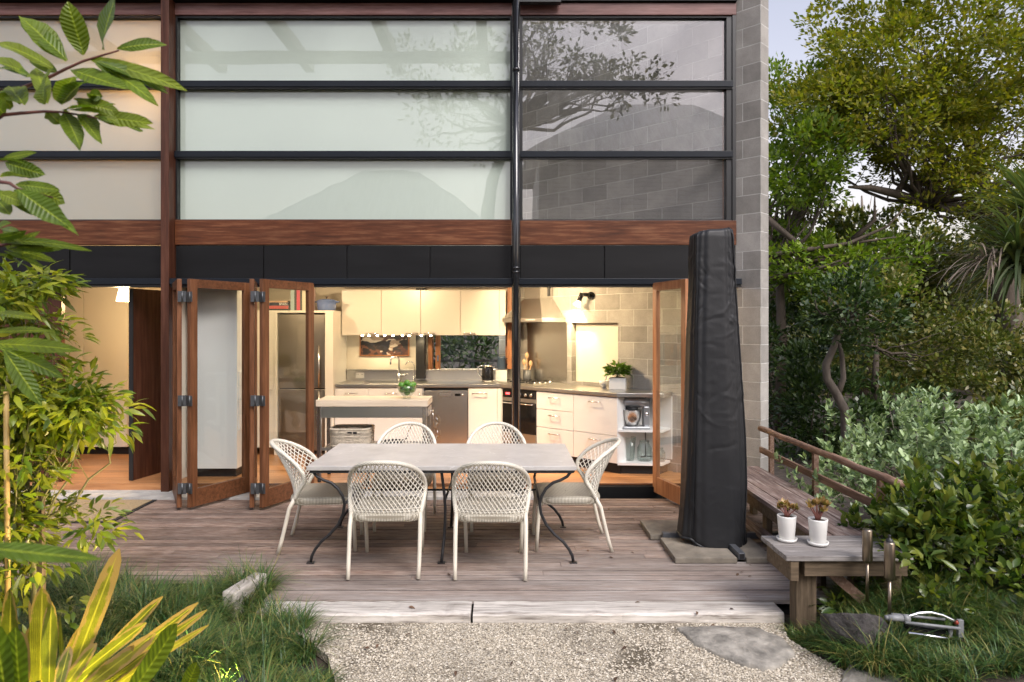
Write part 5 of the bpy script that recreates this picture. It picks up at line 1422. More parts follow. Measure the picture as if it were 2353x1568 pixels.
MB().box((2.588, 2.615), (4.55, 6.95), (.51, .57)).build('lower_rail', 'rail', q, bevel=.004)
for yy in (6.74, 5.78, 4.77): MB().box((2.617, 2.66), (yy, yy + .045), (-.1, .742)).build('post', 'rail', q, bevel=.004)

# ------------------------------------------------------------------ pots with succulents
def succulent(x, y, lab, sz, seed, heads):
    rs = np.random.RandomState(seed)
    q = thing('succulent_pot', lab, 'plant', (x, y, .42), group='white pots of succulents on the bench')
    zb = .4225
    MB().lathe([(0, .004), (.058, .004), (.064, .022), (.059, .022), (.054, .009), (0, .009)], (x, y, zb), 28).build('saucer', 'porcelain', q)
    MB().lathe([(0, .0105), (.042, .0105), (.047, .016), (.058, .155), (.059, .163), (.052, .163), (.050, .15), (0, .147)], (x, y, zb), 32).build('pot', 'porcelain', q)
    MB().lathe([(.0495, .151), (.02, .153), (0, .154)], (x, y, zb), 20).build('soil', 'soil', q)
    st = MB(); P, D = [], []
    for dx, dz in heads:
        tip = Vector((x + dx, y + rs.uniform(-.03, .03), zb + .15 + dz))
        mid = Vector((x + dx * .35, y, zb + .15 + dz * .45))
        st.tube([(x + dx * .12, y, zb + .15), mid, tip], [.006, .005, .004], 6)
        for k in range(11):
            a = rs.uniform(0, 6.28)
            P.append(tip + Vector((0, 0, -.004 + .001 * k)))
            D.append((math.cos(a), math.sin(a), rs.uniform(.0, 1.5)))
    st.build('stems', 'redstem', q)
    P, D = np.array(P), np.array(D)
    V, Fq = leaves(P, D, np.tile([0, 0, 1.], (len(P), 1)) + rdir(len(P), rs) * .2, (.038 * sz), (.022 * sz), fold=-.12, curl=-.2)
    np_mesh('leaves', V, Fq, 'lf_succ', q)
succulent(1.80, 4.36, 'white pot with a few low russet succulent stems, nearer the deck', 1.0, 1, [(-.03, .085), (-.005, .075), (.015, .04), (.06, .05), (-.045, .06), (.03, .06)])
succulent(1.965, 4.285, 'white pot with a fuller orange tipped succulent, nearer the citrus bush', 1.15, 2, [(-.045, .10), (-.02, .11), (.02, .115), (.045, .10), (.06, .085), (0, .09), (-.06, .09), (.03, .06)])

# ------------------------------------------------------------------ garden torches, sprinkler, rocks
def torch(px, y0, y1, y2, Y, lab, cap):
    q = thing('garden_torch', lab, 'torch', W(px, y2, Y), group='bronze garden torches')
    a, b, c = W(px, y0, Y), W(px, y1, Y), W(px, y2 + 25, Y)
    MB().tube([b - Vector((0, 0, .012)), b, b + Vector((0, 0, .008)), a - Vector((0, 0, .008)), a], [.012, .024, .0285, .0285, .024], 20).build('canister', 'bronze', q)
    MB().cyl(c, b - Vector((0, 0, .0125)), .0095, n=12).build('stake', 'bronze', q)
    if cap: MB().lathe([(.020, .0), (.018, .012), (.006, .02), (.006, .03), (.009, .036), (0, .04)], a, 14).build('cap', 'iron', q)
torch(1993, 1216, 1290, 1357, 4.0, 'bronze garden torch standing behind its pair, half hidden by the bench end', False)
torch(2044, 1245, 1330, 1409, 3.82, 'bronze garden torch with a dark cap, the nearer one by the sprinkler', True)
q = thing('lawn_sprinkler', 'oscillating lawn sprinkler with a curved silver bar lying in the grass', 'sprinkler', W(2140, 1455, 3.7))
Ys = 3.7
def sp(a, b, dy=0): return W(a, b, Ys) + Vector((0, dy, 0))
MB().tube([sp(2078, 1420), sp(2090, 1416), sp(2112, 1409), sp(2140, 1408), sp(2165, 1414), sp(2186, 1424), sp(2205, 1433)], .0085, 10).build('spray_bar', 'chrome', q)
MB().tube([sp(2075, 1427, -.02), sp(2200, 1441, -.02)], .008, 8).tube([sp(2070, 1428, .09), sp(2195, 1440, .09)], .008, 8).build('sled_runner', 'grey_plastic', q)
MB().tube([sp(2075, 1445, -.05), sp(2200, 1463, -.05)], .007, 8).build('sled_runner', 'chrome', q)
MB().bar(sp(2206, 1424), sp(2206, 1464), .03, .022).bar(sp(2185, 1442), sp(2183, 1463), .02, .014).build('end_bracket', 'grey_plastic', q, bevel=.003)
MB().cyl(sp(2040, 1420), sp(2074, 1421), .017, n=14).cyl(sp(2075, 1421), sp(2088, 1422), .022, n=14).build('motor_housing', 'grey_plastic', q)
MB().cyl(sp(2034, 1419), sp(2041, 1420), .012, n=12).build('hose_nut', 'grey_plastic', q)
MB().cyl(sp(2194, 1430), sp(2200, 1431), .012, n=12).build('end_nut', 'red_plastic', q)
MB().bar(sp(2090, 1444, .03), sp(2180, 1455, .03), .05, .03).build('gear_box', 'ovenblack', q)

def stone_mesh(poly, z0, z1, seed, rough=.01):
    rs = np.random.RandomState(seed)
    P = []
    n = len(poly)
    for i in range(n):
        a, b = Vector(poly[i]), Vector(poly[(i + 1) % n])
        for k in range(5):
            p = a + (b - a) * k / 5
            P.append(p + Vector((rs.uniform(-rough, rough), rs.uniform(-rough, rough))))
    m = len(P); c = sum(P, Vector((0, 0))) / m
    b = MB(); vs = []
    for sc, z in ((1.02, z0), (1.0, z1 - .008), (.975, z1), (.6, z1 + rs.uniform(0, .004)), (.25, z1 + .003)):
        for p in P:
            r = c + (p - c) * sc
            vs.append((r.x, r.y, z + (rs.uniform(-.003, .003) if sc < 1 else 0)))
    fs = [(j * m + i, j * m + (i + 1) % m, (j + 1) * m + (i + 1) % m, (j + 1) * m + i) for j in range(4) for i in range(m)]
    b.add(vs, fs, True); b.add(vs[-m:], [tuple(range(m))])
    return b
def gpt(px, py, z=-.05):
    Y = F * (CH - z) / (py - PY); return ((px - PX) * Y / F, Y)
pl = [gpt(1553, 1443), gpt(1625, 1440), gpt(1740, 1445), gpt(1800, 1468), gpt(1828, 1500), gpt(1790, 1530), gpt(1752, 1537), gpt(1690, 1522), gpt(1600, 1480)]
o = stone_mesh(pl, -.07, -.042, 4).build('stepping_stone', 'flag', loc=(1.6, 3.9, -.05)); tag(o, 'large pointed grey flagstone set in the gravel', 'stone', 'flagstones in the gravel')
pl = [gpt(1950, 1522), gpt(2040, 1530), gpt(2090, 1560), gpt(2150, 1640), gpt(1900, 1640), gpt(1935, 1560)]
o = stone_mesh(pl, -.07, -.04, 5).build('stepping_stone', 'flag', loc=(1.85, 3.5, -.05)); tag(o, 'grey flagstone at the bottom edge of the picture beside the right grass', 'stone', 'flagstones in the gravel')

def rock(c, r, seed, lab, sq=(1, 1, 1), tilt=0):
    rs = np.random.RandomState(seed)
    pl_ = [(Vector(rs.normal(size=3)).normalized(), rs.uniform(.5, .9)) for _ in range(11)]
    b = MB()
    def fn(u, v):
        d = Vector((math.cos(2 * math.pi * u) * math.sin(math.pi * v), math.sin(2 * math.pi * u) * math.sin(math.pi * v), -math.cos(math.pi * v)))
        k = 1.0
        for nn, h in pl_:
            dt = d.dot(nn)
            if dt > 1e-3: k = min(k, h / dt)
        k *= 1 + .02 * math.sin(9 * d.x + 5 * d.z + seed) + .015 * math.sin(17 * d.y + 11 * d.x)
        p = Vector((d.x * sq[0], d.y * sq[1], d.z * sq[2])) * r * k
        return Vector(c) + Matrix.Rotation(tilt, 3, 'Y') @ p
    b.grid(fn, 56, 36, True, True)
    o = b.build('garden_rock', 'rock', loc=c)
    return tag(o, lab, 'rock')
rock((2.00, 3.80, .09), .25, 12, 'dark angular basalt rock in the grass in front of the bench end', (1.0, .7, .62), .35)

# doormat
q = thing('doormat', 'large beige coir doormat with black edging before the left doorway', 'mat', (-4.3, 6.62, .003))
MB().box((-5.4, -3.58), (6.22, 7.03), (.0035, .010)).build('edging', 'rubber', q)
MB().box((-5.38, -3.615), (6.25, 7.0), (.0102, .017)).build('coir', 'coir', q)

# ------------------------------------------------------------------ planting
def clumps(center, radii, ncl, per, cr, L, Wd, rs, shell=.35, up=.35, cov=None, kite=True, flat=.7, zmin=None, fold=.2, curl=.2, outw=.8):
    c, r = np.array(center), np.array(radii)
    d = rdir(ncl, rs)
    k = (shell + (1 - shell) * rs.rand(ncl) ** .6)[:, None]
    C = c + d * k * r * (1 + .18 * np.sin(d[:, :1] * 7 + d[:, 2:] * 5 + center[0]))
    if cov: C = C[[cov(p) for p in C]]
    if zmin is not None: C = C[C[:, 2] > zmin]
    ncl = len(C)
    cs = cr * rs.uniform(.6, 1.35, ncl)
    n = ncl * per
    off = rdir(n, rs) * (rs.rand(n) ** .45)[:, None] * np.array([1, 1, flat]) * np.repeat(cs, per)[:, None]
    P = np.repeat(C, per, 0) + off
    out = unit(np.repeat(C, per, 0) - c)
    D = unit(unit(off) * outw + out * .5 + rdir(n, rs) * .7 + np.array([0, 0, up]))
    Nn = unit(np.array([0, 0, 1.0]) + rdir(n, rs) * .8)
    l = L * rs.uniform(.65, 1.3, n); w_ = Wd * rs.uniform(.7, 1.25, n)
    return (kites(P, D, Nn, l, w_) if kite else leaves(P, D, Nn, l, w_, fold=fold, curl=curl)), C

def limbs(mb, base, C, k, rs, r0, bend=.25, sub=3):
    """limbs from a base point to some of the leaf clumps"""
    base = Vector(base)
    idx = rs.choice(len(C), min(k, len(C)), replace=False)
    for i in idx:
        tip = Vector(C[i]); v = tip - base; l = v.length
        j = Vector(rs.normal(size=3)) * l * bend * .35
        pts = [base + v * t + j * math.sin(math.pi * t) + Vector((0, 0, -.12 * l * math.sin(math.pi * t) * .3)) + Vector(rs.normal(size=3)) * l * .018 for t in np.linspace(0, 1, 9)]
        mb.tube(pts, [r0 * (1 - .88 * t) for t in np.linspace(0, 1, 9)], 7)
        for s in range(sub):
            t = rs.uniform(.35, .9); a = pts[int(t * 8)]
            q = Vector(C[rs.randint(len(C))]); w_ = (q - a)
            if w_.length > l * .55: w_ = w_.normalized() * l * .45
            mb.tube([a, a + w_ * .5 + Vector(rs.normal(size=3)) * .05 * l, a + w_], [r0 * (1 - .88 * t) * .6, r0 * .12, r0 * .05], 5)

def tree(name, label, trunk_pts, trunk_r, crowns, mat, seed, nl=14, r0=.06, bark='bark', group=None, cat='tree', per=60):
    rs = np.random.RandomState(seed)
    t = thing(name, label, cat, trunk_pts[0], group=group)
    mb = MB(); geo = []
    mb.tube(trunk_pts, trunk_r, 12)
    for (c, r, ncl, cr, L, Wd) in crowns:
        g, C = clumps(c, r, ncl, per, cr, L, Wd, rs)
        geo.append(g)
        limbs(mb, trunk_pts[-1], C[np.argsort(np.linalg.norm(C - np.array(trunk_pts[-1]), axis=1))[:max(nl, len(C) // 2)]], nl, rs, r0)
    mb.build('trunk', bark, t)
    V, Fq = join_geo(geo)
    np_mesh('crown', V, Fq, mat, t, smooth=False)
    return t

# the wooded bank on the right
TB = 'trees beyond the block wall'
rs = np.random.RandomState(21)
# big olive green tree with long bare limbs
q = thing('broadleaf_tree', 'big olive green tree with long dark limbs reaching left over the bank', 'tree', (9.4, 12.4, -.5), group=TB)
mb = MB(); geo = []
mb.tube([(9.4, 12.4, -.5), (9.2, 12.3, 1.2), (8.9, 12.2, 2.6), (8.75, 12.2, 3.6)], [.26, .22, .20, .17], 12)
l1 = [W(2330, 560, 12.2), W(2270, 505, 12.1), W(2205, 478, 12.0), W(2130, 470, 11.9), W(2060, 446, 11.8), W(2000, 432, 11.7), W(1950, 430, 11.6)]
mb.tube(l1, [.16, .13, .11, .09, .075, .055, .02], 9)
l2 = [W(2330, 560, 12.2), W(2260, 420, 12.4), W(2230, 340, 12.6), W(2290, 250, 12.8), W(2350, 180, 13)]
mb.tube(l2, [.15, .11, .09, .07, .04], 8)
l3 = [W(2230, 345, 12.6), W(2190, 250, 12.5), W(2120, 200, 12.4), W(2040, 160, 12.2)]
mb.tube(l3, [.08, .06, .04, .015], 7)
l4 = [W(2060, 446, 11.8), W(2085, 405, 11.9), W(2060, 360, 12), W(2010, 330, 12)]
mb.tube(l4, [.06, .05, .035, .012], 7)
for c, r, ncl, cr, per in (((7.7, 12.2, 6.6), (2.65, 2.0, 1.55), 235, .31, 105), ((6.4, 11.6, 5.45), (1.7, 1.6, .85), 78, .28, 70), ((8.9, 12.0, 5.2), (1.9, 1.8, 1.5), 95, .31, 75), ((8.3, 11.5, 3.9), (1.5, 1.2, .55), 50, .28, 60), ((7.55, 11.9, 4.75), (1.1, .9, .5), 38, .26, 80), ((7.0, 12.6, 5.9), (1.6, 1.0, 1.0), 60, .30, 95)):
    g, C = clumps(c, r, ncl, per, cr,   .098, .053, rs, shell=.45, flat=.55)
    geo.append(g); limbs(mb, l3[1] if c[2] > 6 else l1[3], C, 9, rs, .04)
mb.build('trunk', 'bark', q); V, Fq = join_geo(geo); np_mesh('crown', V, Fq, 'lf_top', q, smooth=False)
# brighter green tree close to the wall
rs = np.random.RandomState(5)
q = thing('broadleaf_tree', 'fresh green tree just behind the corner of the block wall', 'tree', (5.6, 14.5, -.5), group=TB)
mb = MB(); geo = []
mb.tube([(5.6, 14.5, -.5), (5.5, 14.5, 1.5), (5.65, 14.4, 3.0)], [.2, .17, .13], 10)
for px, py in ((1830, 495), (1880, 430), (1950, 330)):
    mb.tube([(5.65, 14.4, 3.0), W((px + 1780) / 2, (py + 600) / 2 - 20, 14.2), W(px, py, 14), W(px + 60, py - 50, 13.8)], [.11, .08, .05, .01], 7)
for c, r, ncl, cr in (((5.9, 14.3, 5.9), (1.4, 1.5, 1.3), 62, .32), ((5.5, 14.0, 4.2), (1.2, 1.5, 1.2), 65, .32)):
    g, C = clumps(c, r, ncl, 85, cr, .108, .057, rs, shell=.3, flat=.6)
    geo.append(g); limbs(mb, (5.65, 14.4, 3.4), C, 12, rs, .05)
mb.build('trunk', 'barkgrey', q); V, Fq = join_geo(geo); np_mesh('crown', V, Fq, 'lf_green', q, smooth=False)
# spreading branches low behind the wall
rs = np.random.RandomState(9)
q = thing('broadleaf_tree', 'dark tree with bare spreading limbs low behind the block wall', 'tree', (4.9, 12.2, -.5), group=TB)
mb = MB()
mb.tube([(4.9, 12.2, -.5), (4.95, 12.2, 1.6), (4.9, 12.2, 2.9)], [.10, .085, .07], 10)
for pts in (((1760, 500), (1850, 575), (1950, 560), (2040, 520), (2085, 470)), ((1760, 590), (1880, 570), (1980, 556), (2060, 545)), ((1765, 640), (1850, 628), (1930, 600), (1980, 640)), ((1950, 560), (2010, 505), (2010, 450))):
    mb.tube([W(a, b, 11.9 - .15 * i) for i, (a, b) in enumerate(pts)], [.06 * (1 - .85 * i / (len(pts) - 1)) for i in range(len(pts))], 7)
g1, C = clumps((5.8, 11.9, 2.8), (1.5, 1.0, .7), 75, 60, .27, .115, .062, rs, shell=.3, flat=.6); limbs(mb, (4.9, 12.2, 2.9), C, 12, rs, .035)
g2, C = clumps((5.2, 11.9, 4.6), (.7, .8, 1.0), 34, 60, .26, .115, .062, rs); limbs(mb, (4.9, 12.2, 2.9), C, 8, rs, .03)
mb.build('trunk', 'bark', q); V, Fq = join_geo([g1, g2]); np_mesh('crown', V, Fq, 'lf_green', q, smooth=False)
# dense evergreen filling the middle
tree('evergreen_tree', 'dense dark evergreen tree filling the middle of the bank', [(8.0, 15.2, -.5), (8.0, 15.2, 1.5), (7.9, 15.1, 2.6)], [.16, .14, .11],
     [((7.6, 14.6, 2.75), (2.3, 1.6, 1.45), 175, .33, .12, .07), ((9.9, 13.8, 2.6), (1.9, 1.4, 1.9), 110, .33, .12, .07)], 'lf_dark', 31, 12, .05, group=TB)
tree('evergreen_tree', 'lower evergreen tree with pale thin stems behind the feijoa hedge', [W(2012, 1010, 10.5), W(2010, 880, 10.5), W(2015, 800, 10.4)], [.055, .05, .035],
     [((6.1, 10.9, 1.7), (1.15, .9, 1.05), 70, .26, .085, .05), ((7.4, 10.5, 1.2), (1.1, .8, 1.0), 60, .26, .085, .05)], 'lf_dark', 33, 7, .013, bark='bark', group=TB)
# twisted pale trunk
q = thing('twisted_tree', 'small tree with a pale twisting trunk at the foot of the block wall', 'tree', W(1945, 1010, 9.0), group=TB)
mb = MB()
mb.tube([W(a, b, 9.0) for a, b in ((1950, 1060), (1944, 1000), (1942, 945), (1922, 905), (1900, 870), (1898, 838), (1915, 800), (1925, 770), (1945, 735))], [.075, .068, .062, .058, .054, .05, .045, .04, .03], 10)
mb.tube([W(a, b, 9.0) for a, b in ((1925, 905), (1938, 870), (1935, 820), (1925, 775))], [.045, .035, .03, .02], 8)
mb.tube([W(a, b, 9.0) for a, b in ((1945, 735), (1975, 715), (2010, 730), (2040, 760))], [.03, .022, .015, .006], 7)
rs = np.random.RandomState(14)
g, C = clumps((4.6, 9.1, 2.0), (.75, .6, .55), 34, 60, .2, .085, .045, rs); limbs(mb, W(1945, 735, 9), C, 14, rs, .022)
mb.build('trunk', 'barkgrey', q); np_mesh('crown', *g, 'lf_deep', q, smooth=False)
# understorey bushes
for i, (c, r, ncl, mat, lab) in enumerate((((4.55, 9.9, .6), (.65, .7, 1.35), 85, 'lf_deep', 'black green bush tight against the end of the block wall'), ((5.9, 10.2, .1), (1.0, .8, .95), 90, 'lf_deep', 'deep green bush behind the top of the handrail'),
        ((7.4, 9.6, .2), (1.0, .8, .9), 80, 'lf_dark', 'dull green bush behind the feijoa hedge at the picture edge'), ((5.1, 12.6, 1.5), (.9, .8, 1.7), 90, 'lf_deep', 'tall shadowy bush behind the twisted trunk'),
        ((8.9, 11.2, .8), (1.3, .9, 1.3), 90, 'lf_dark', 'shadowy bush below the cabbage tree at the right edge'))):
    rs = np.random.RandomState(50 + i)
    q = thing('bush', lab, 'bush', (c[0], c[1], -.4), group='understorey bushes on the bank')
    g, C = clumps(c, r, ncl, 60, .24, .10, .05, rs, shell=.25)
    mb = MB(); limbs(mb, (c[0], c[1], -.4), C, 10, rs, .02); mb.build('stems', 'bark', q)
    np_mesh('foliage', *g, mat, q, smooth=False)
# far wood
rs = np.random.RandomState(77)
g1, C = clumps((17, 26, 1.5), (15, 3, 4.0), 520, 60, .85, .33, .19, rs, shell=.2, zmin=-1)
g2, C2 = clumps((12, 20, -.2), (7, 2, 3.0), 260, 55, .6, .24, .13, rs, shell=.2, zmin=-1)
V, Fq = join_geo([g1, g2])
o = np_mesh('far_wood', V, Fq, 'lf_dark', smooth=False); tag(o, 'dim wood closing off the bank in the distance', None, kind='stuff')
# ridge house shape far away is a bare snag between the trees
q = thing('bare_tree', 'pale bare snag far off in the gap between the trees', 'tree', W(1985, 560, 30), group=TB)
mb = MB(); b0 = W(1985, 640, 30); mb.tube([b0, W(1983, 520, 30), W(1980, 450, 30)], [.16, .1, .03], 8)
for dx, dy in ((-25, 455), (20, 450), (35, 480), (-15, 470)): mb.tube([W(1983, 540, 30), W(1983 + dx * .6, (540 + dy) / 2, 30), W(1983 + dx, dy, 30)], [.05, .03, .01], 6)
mb.build('trunk', 'barkgrey', q)

# cabbage tree at the right edge: strap leaf heads
q = thing('cabbage_tree', 'cabbage tree with long drooping strap leaves at the right edge', 'tree', (5.35, 7.1, -.3))
mb = MB(); mb.tube([(5.95, 7.1, -.3), (5.85, 7.1, 1.2), (5.35, 7.03, 2.35), (5.29, 7.0, 2.52)], [.085, .075, .06, .05], 12); mb.tube([(5.50, 7.08, 1.9), (5.57, 7.1, 2.6), (5.55, 7.1, 2.95)], [.08, .07, .05], 10); mb.build('trunk', 'bark', q)
rs = np.random.RandomState(61); geo = []; 
for hc, n in (((5.28, 7.0, 2.45), 240), ((5.55, 7.1, 2.9), 190)):
    P = np.array(hc) + rs.normal(size=(n, 3)) * np.array([.03, .03, .09])
    geo.append(blades(P, rs.uniform(0, 6.28, n), rs.uniform(.65, 1.02, n), rs.uniform(.25, 1.85, n), rs.uniform(.032, .05, n), rs.uniform(.6, 1.6, n), 7))
V, Fq = join_geo(geo); np_mesh('leaf_heads', V, Fq, 'lf_cord', q)
n = 60; P = np.array((4.9, 6.95, 2.5)) + rs.normal(size=(n, 3)) * .06
np_mesh('dead_leaves', *blades(P, rs.uniform(2.2, 4.4, n), rs.uniform(.35, .65, n), rs.uniform(1.2, 2.4, n), np.full(n, .018), rs.uniform(.2, .9, n), 6), 'lf_dead', q)
# fern
q = thing('fern', 'dark arching fern at the right edge below the cabbage tree', 'fern', (5.3, 6.7, .0))
P, D = [], []
mb = MB(); rs = np.random.RandomState(8)
for k in range(9):
    a = rs.uniform(1.8, 4.6); pts = [Vector((5.3 + math.cos(a) * .9 * t, 6.7 + math.sin(a) * .5 * t, .2 + 1.0 * t - .75 * t * t)) for t in np.linspace(0, 1, 16)]
    mb.tube(pts, [.012 * (1 - .8 * i / 15) for i in range(16)], 5)
    for i in range(1, 16):
        d = (pts[i] - pts[i - 1]).normalized(); s_ = d.cross(Vector((0, 0, 1))).normalized()
        for m_ in range(3):
            p = pts[i - 1].lerp(pts[i], m_ / 3)
            for sg in (-1, 1): P.append(p); D.append(s_ * sg + d * .4 + Vector((0, 0, -.15)))
mb.build('stems', 'bark', q)
P, D = np.array([tuple(p) for p in P]), np.array([tuple(p) for p in D])
np_mesh('fronds', *kites(P, D, np.tile([0, 0, 1.], (len(P), 1)), .19, .022), 'lf_deep', q, smooth=False)

# feijoa hedge: upright pale tipped shoots
rs = np.random.RandomState(40)
q = thing('feijoa_hedge', 'rounded grey green hedge with pale upright leaf tips behind the handrail', 'hedge', (3.9, 5.9, -.1))
def shoots(center, radii, ncl, nl, L, Wd, rs, spread=.055, up=1.0):
    c, r = np.array(center), np.array(radii)
    d = rdir(ncl, rs); d[:, 2] = np.abs(d[:, 2]) * 1.0 - .25 * (rs.rand(ncl) < .4)
    k = (.45 + .6 * rs.rand(ncl) ** .45)[:, None]
    C = c + d * k * r * (1 + .12 * np.sin(d[:, :1] * 9 + d[:, 1:2] * 6))
    C = C[C[:, 2] > -.05]; m = len(C)
    ax = unit(d[:m] * .4 + np.array([0, 0, up]) + rdir(m, rs) * .4)
    t = rs.rand(m, nl) ** .8
    ang = rs.uniform(0, 6.28, (m, nl))
    sx = unit(np.cross(ax, np.array([.3, .9, .1]))); sy = np.cross(ax, sx)
    rad = sx[:, None] * np.cos(ang)[..., None] + sy[:, None] * np.sin(ang)[..., None]
    P = C[:, None] + ax[:, None] * (t * .16 - .1)[..., None] + rad * .006
    D = rad * (1.0 - .65 * t)[..., None] + ax[:, None] * (.35 + .8 * t)[..., None]
    Nn = ax[:, None] * .9 - rad * .5 + rs.normal(size=(m, nl, 3)) * .15
    n = m * nl
    return leaves(P.reshape(n, 3), D.reshape(n, 3), Nn.reshape(n, 3), L * rs.uniform(.7, 1.2, n), Wd * rs.uniform(.75, 1.2, n), wid=(.2, 1, .85, .1), fold=.14, curl=.12), C
g, C = shoots((4.0, 5.95, .30), (1.45, .75, .88), 760, 13, .060, .033, rs)
np_mesh('foliage', *g, 'lf_feijoa', q)
mb = MB(); limbs(mb, (3.9, 5.95, -.1), C, 40, rs, .016); mb.build('stems', 'barkgrey', q)
# citrus bush
rs = np.random.RandomState(41)
q = thing('citrus_bush', 'glossy broad leaved citrus bush hanging over the railing and bench end', 'bush', (3.05, 4.55, 0))
g1, C1 = shoots((3.12, 4.5, .28), (.82, .5, .58), 450, 10, .072, .037, rs, up=.35)
g2, C2 = clumps((2.92, 4.12, .16), (.82, .42, .40), 95, 15, .12, .075, .038, rs, kite=False, zmin=.0)
g3, C3 = shoots((2.66, 4.25, .50), (.26, .27, .28), 100, 10, .078, .04, rs, up=.35)
V, Fq = join_geo([g1, g2, g3]); np_mesh('foliage', V, Fq, 'lf_citrus', q)
mb = MB(); limbs(mb, (3.05, 4.55, -.02), C1, 26, rs, .014); mb.build('stems', 'bark', q)
rs = np.random.RandomState(43)
q = thing('citrus_bush', 'small low green shrub at the bottom right corner', 'bush', (3.0, 3.75, .05))
g1, C1 = clumps((3.05, 3.75, .14), (.35, .25, .2), 24, 12, .08, .06, .03, rs, kite=False)
np_mesh('foliage', *g1, 'lf_deep', q); mb = MB(); limbs(mb, (3.0, 3.75, .05), C1, 8, rs, .006); mb.build('stems', 'bark', q)

# mondo grass on both sides
def mondo(poly, ntuft, per, seed, L=(.14, .27), shade=None):
    rs = np.random.RandomState(seed)
    T = scatter(poly, ntuft, rs)
    n = len(T) * per
    az0 = rs.uniform(0, 6.28, len(T))
    base = np.repeat(T, per, 0) + rs.normal(size=(n, 2)) * .018
    z = np.array([hz(x, y) for x, y in T]); z = np.repeat(z, per) - .03
    P = np.concatenate([base, z[:, None]], 1)
    az = np.repeat(az0, per) + rs.normal(size=n) * 1.3
    sc = np.repeat(rs.uniform(.75, 1.2, len(T)) * (1 + .5 * np.sin(T[:, 0] * 5.3 + 1) * np.cos(T[:, 1] * 6.1)), per)
    return blades(P, az, rs.uniform(*L, n) * sc, rs.uniform(.05, .65, n), rs.uniform(.0042, .0072, n), rs.uniform(.9, 2.3, n), 6)
LG = [(-1.62, 4.78), (-1.55, 4.45), (-1.22, 4.15), (-1.02, 3.85), (-.90, 3.5), (-.86, 3.0), (-1.1, 2.5), (-3.6, 2.3), (-4.2, 4.78)]
o = np_mesh('mondo_grass', *mondo(LG, 1300, 48, 71, (.15, .30)), 'lf_grass'); tag(o, 'dark shaggy mondo grass covering the left bed up to the deck', None, kind='stuff')
RG = [(1.74, 4.30), (1.70, 4.0), (1.80, 3.82), (1.87, 3.62), (2.1, 3.45), (2.7, 3.3), (3.6, 3.4), (3.6, 4.7), (2.3, 4.62), (1.95, 4.10)]
o = np_mesh('border_grass', *mondo(RG, 850, 42, 72, (.14, .26)), 'lf_grass'); tag(o, 'dark tufted grass along the right bed round the rock and torches', None, kind='stuff')

# shrub on the left, lit from below
rs = np.random.RandomState(15)
q = thing('leafy_shrub', 'tall yellow green shrub on the left, lit from below, in front of the doorway', 'shrub', (-2.40, 3.5, 0))
kw_ = dict(kite=False, flat=.45, up=-.15, fold=.12, curl=.3, outw=1.1, shell=.15)
g1, C1 = clumps((-2.66, 3.45, 1.40), (.50, .42, .70), 150, 26, .13, .082, .025, rs, **kw_)
g2, C2 = clumps((-2.2, 3.5, 1.38), (.32, .28, .17), 44, 24, .11, .08, .025, rs, **kw_)
g3, C3 = clumps((-2.5, 3.45, .72), (.52, .35, .45), 62, 22, .12, .078, .026, rs, **kw_)
g4, C4 = clumps((-2.52, 3.45, 1.95), (.30, .25, .18), 34, 24, .11, .08, .025, rs, **kw_)
V, Fq = join_geo([g1, g2, g3, g4]); np_mesh('foliage', V, Fq, 'lf_shrub', q)
mb = MB()
mb.tube([(-2.40, 3.5, 0), (-2.41, 3.5, .5), (-2.44, 3.48, 1.0)], [.022, .018, .014], 10)
for C, k in ((C1, 15), (C2, 8), (C3, 8), (C4, 6)): limbs(mb, (-2.44, 3.48, .75), C, k, rs, .008, sub=2)
mb.build('stems', 'stem', q)
q = thing('garden_stake', 'dark square timber stake beside the shrub stem', 'stake', W(95, 1350, 3.45)); MB().bar(W(95, 1380, 3.45), W(93, 1130, 3.45), .028, .028).build('stake', 'oldpost', q)
q = thing('bamboo_cane', 'golden bamboo cane at the left edge of the picture', 'stake', W(18, 1350, 3.2)); MB().tube([W(18, 1400, 3.2), W(14, 900, 3.2)], .012, 10).build('cane', 'bamboo', q)

# tree with large pinnate leaves close by on the left
def px_leaf(items, Y, sx, sy, k, rs, jy=.10):
    P, D, L, Wd = [], [], [], []
    for (a, b, c, d, wd) in items:
        y0 = Y + rs.uniform(-jy, jy) * .4; y1 = Y + rs.uniform(-jy, jy)
        p, q_ = W(sx + a * k, sy + b * k, y0), W(sx + c * k, sy + d * k, y1)
        P.append(p); D.append(q_ - p); L.append((q_ - p).length); Wd.append(1.05 * wd * k * Y / F)
    return np.array([tuple(p) for p in P]), np.array([tuple(d) for d in D]), np.array(L), np.array(Wd)
rs = np.random.RandomState(19)
q = thing('large_leaf_tree', 'tree with large glossy pinnate leaves reaching in at the top left, close by', 'tree', (-1.95, 1.75, 0))
k = .3663
A_ = [(410, 390, 145, 70, 150), (525, 345, 420, 10, 130), (640, 310, 690, -30, 150), (735, 310, 1000, 235, 80), (560, 375, 1115, 480, 95), (590, 380, 1045, 505, 80), (600, 400, 910, 555, 105), (445, 435, 805, 570, 115), (330, 430, 0, 215, 100), (360, 460, 180, 350, 80)]
B_ = [(150, 660, 20, 470, 130), (275, 655, 240, 415, 150), (390, 660, 490, 465, 160), (400, 690, 720, 640, 80), (590, 730, 960, 775, 95), (620, 740, 900, 822, 80), (500, 720, 665, 855, 90), (400, 710, 495, 865, 100), (200, 480, -10, 350, 110), (560, 600, 640, 600, 70), (30, 720, -60, 620, 110), (60, 690, 30, 560, 100), (300, 700, 380, 780, 70), (480, 640, 740, 690, 90)]
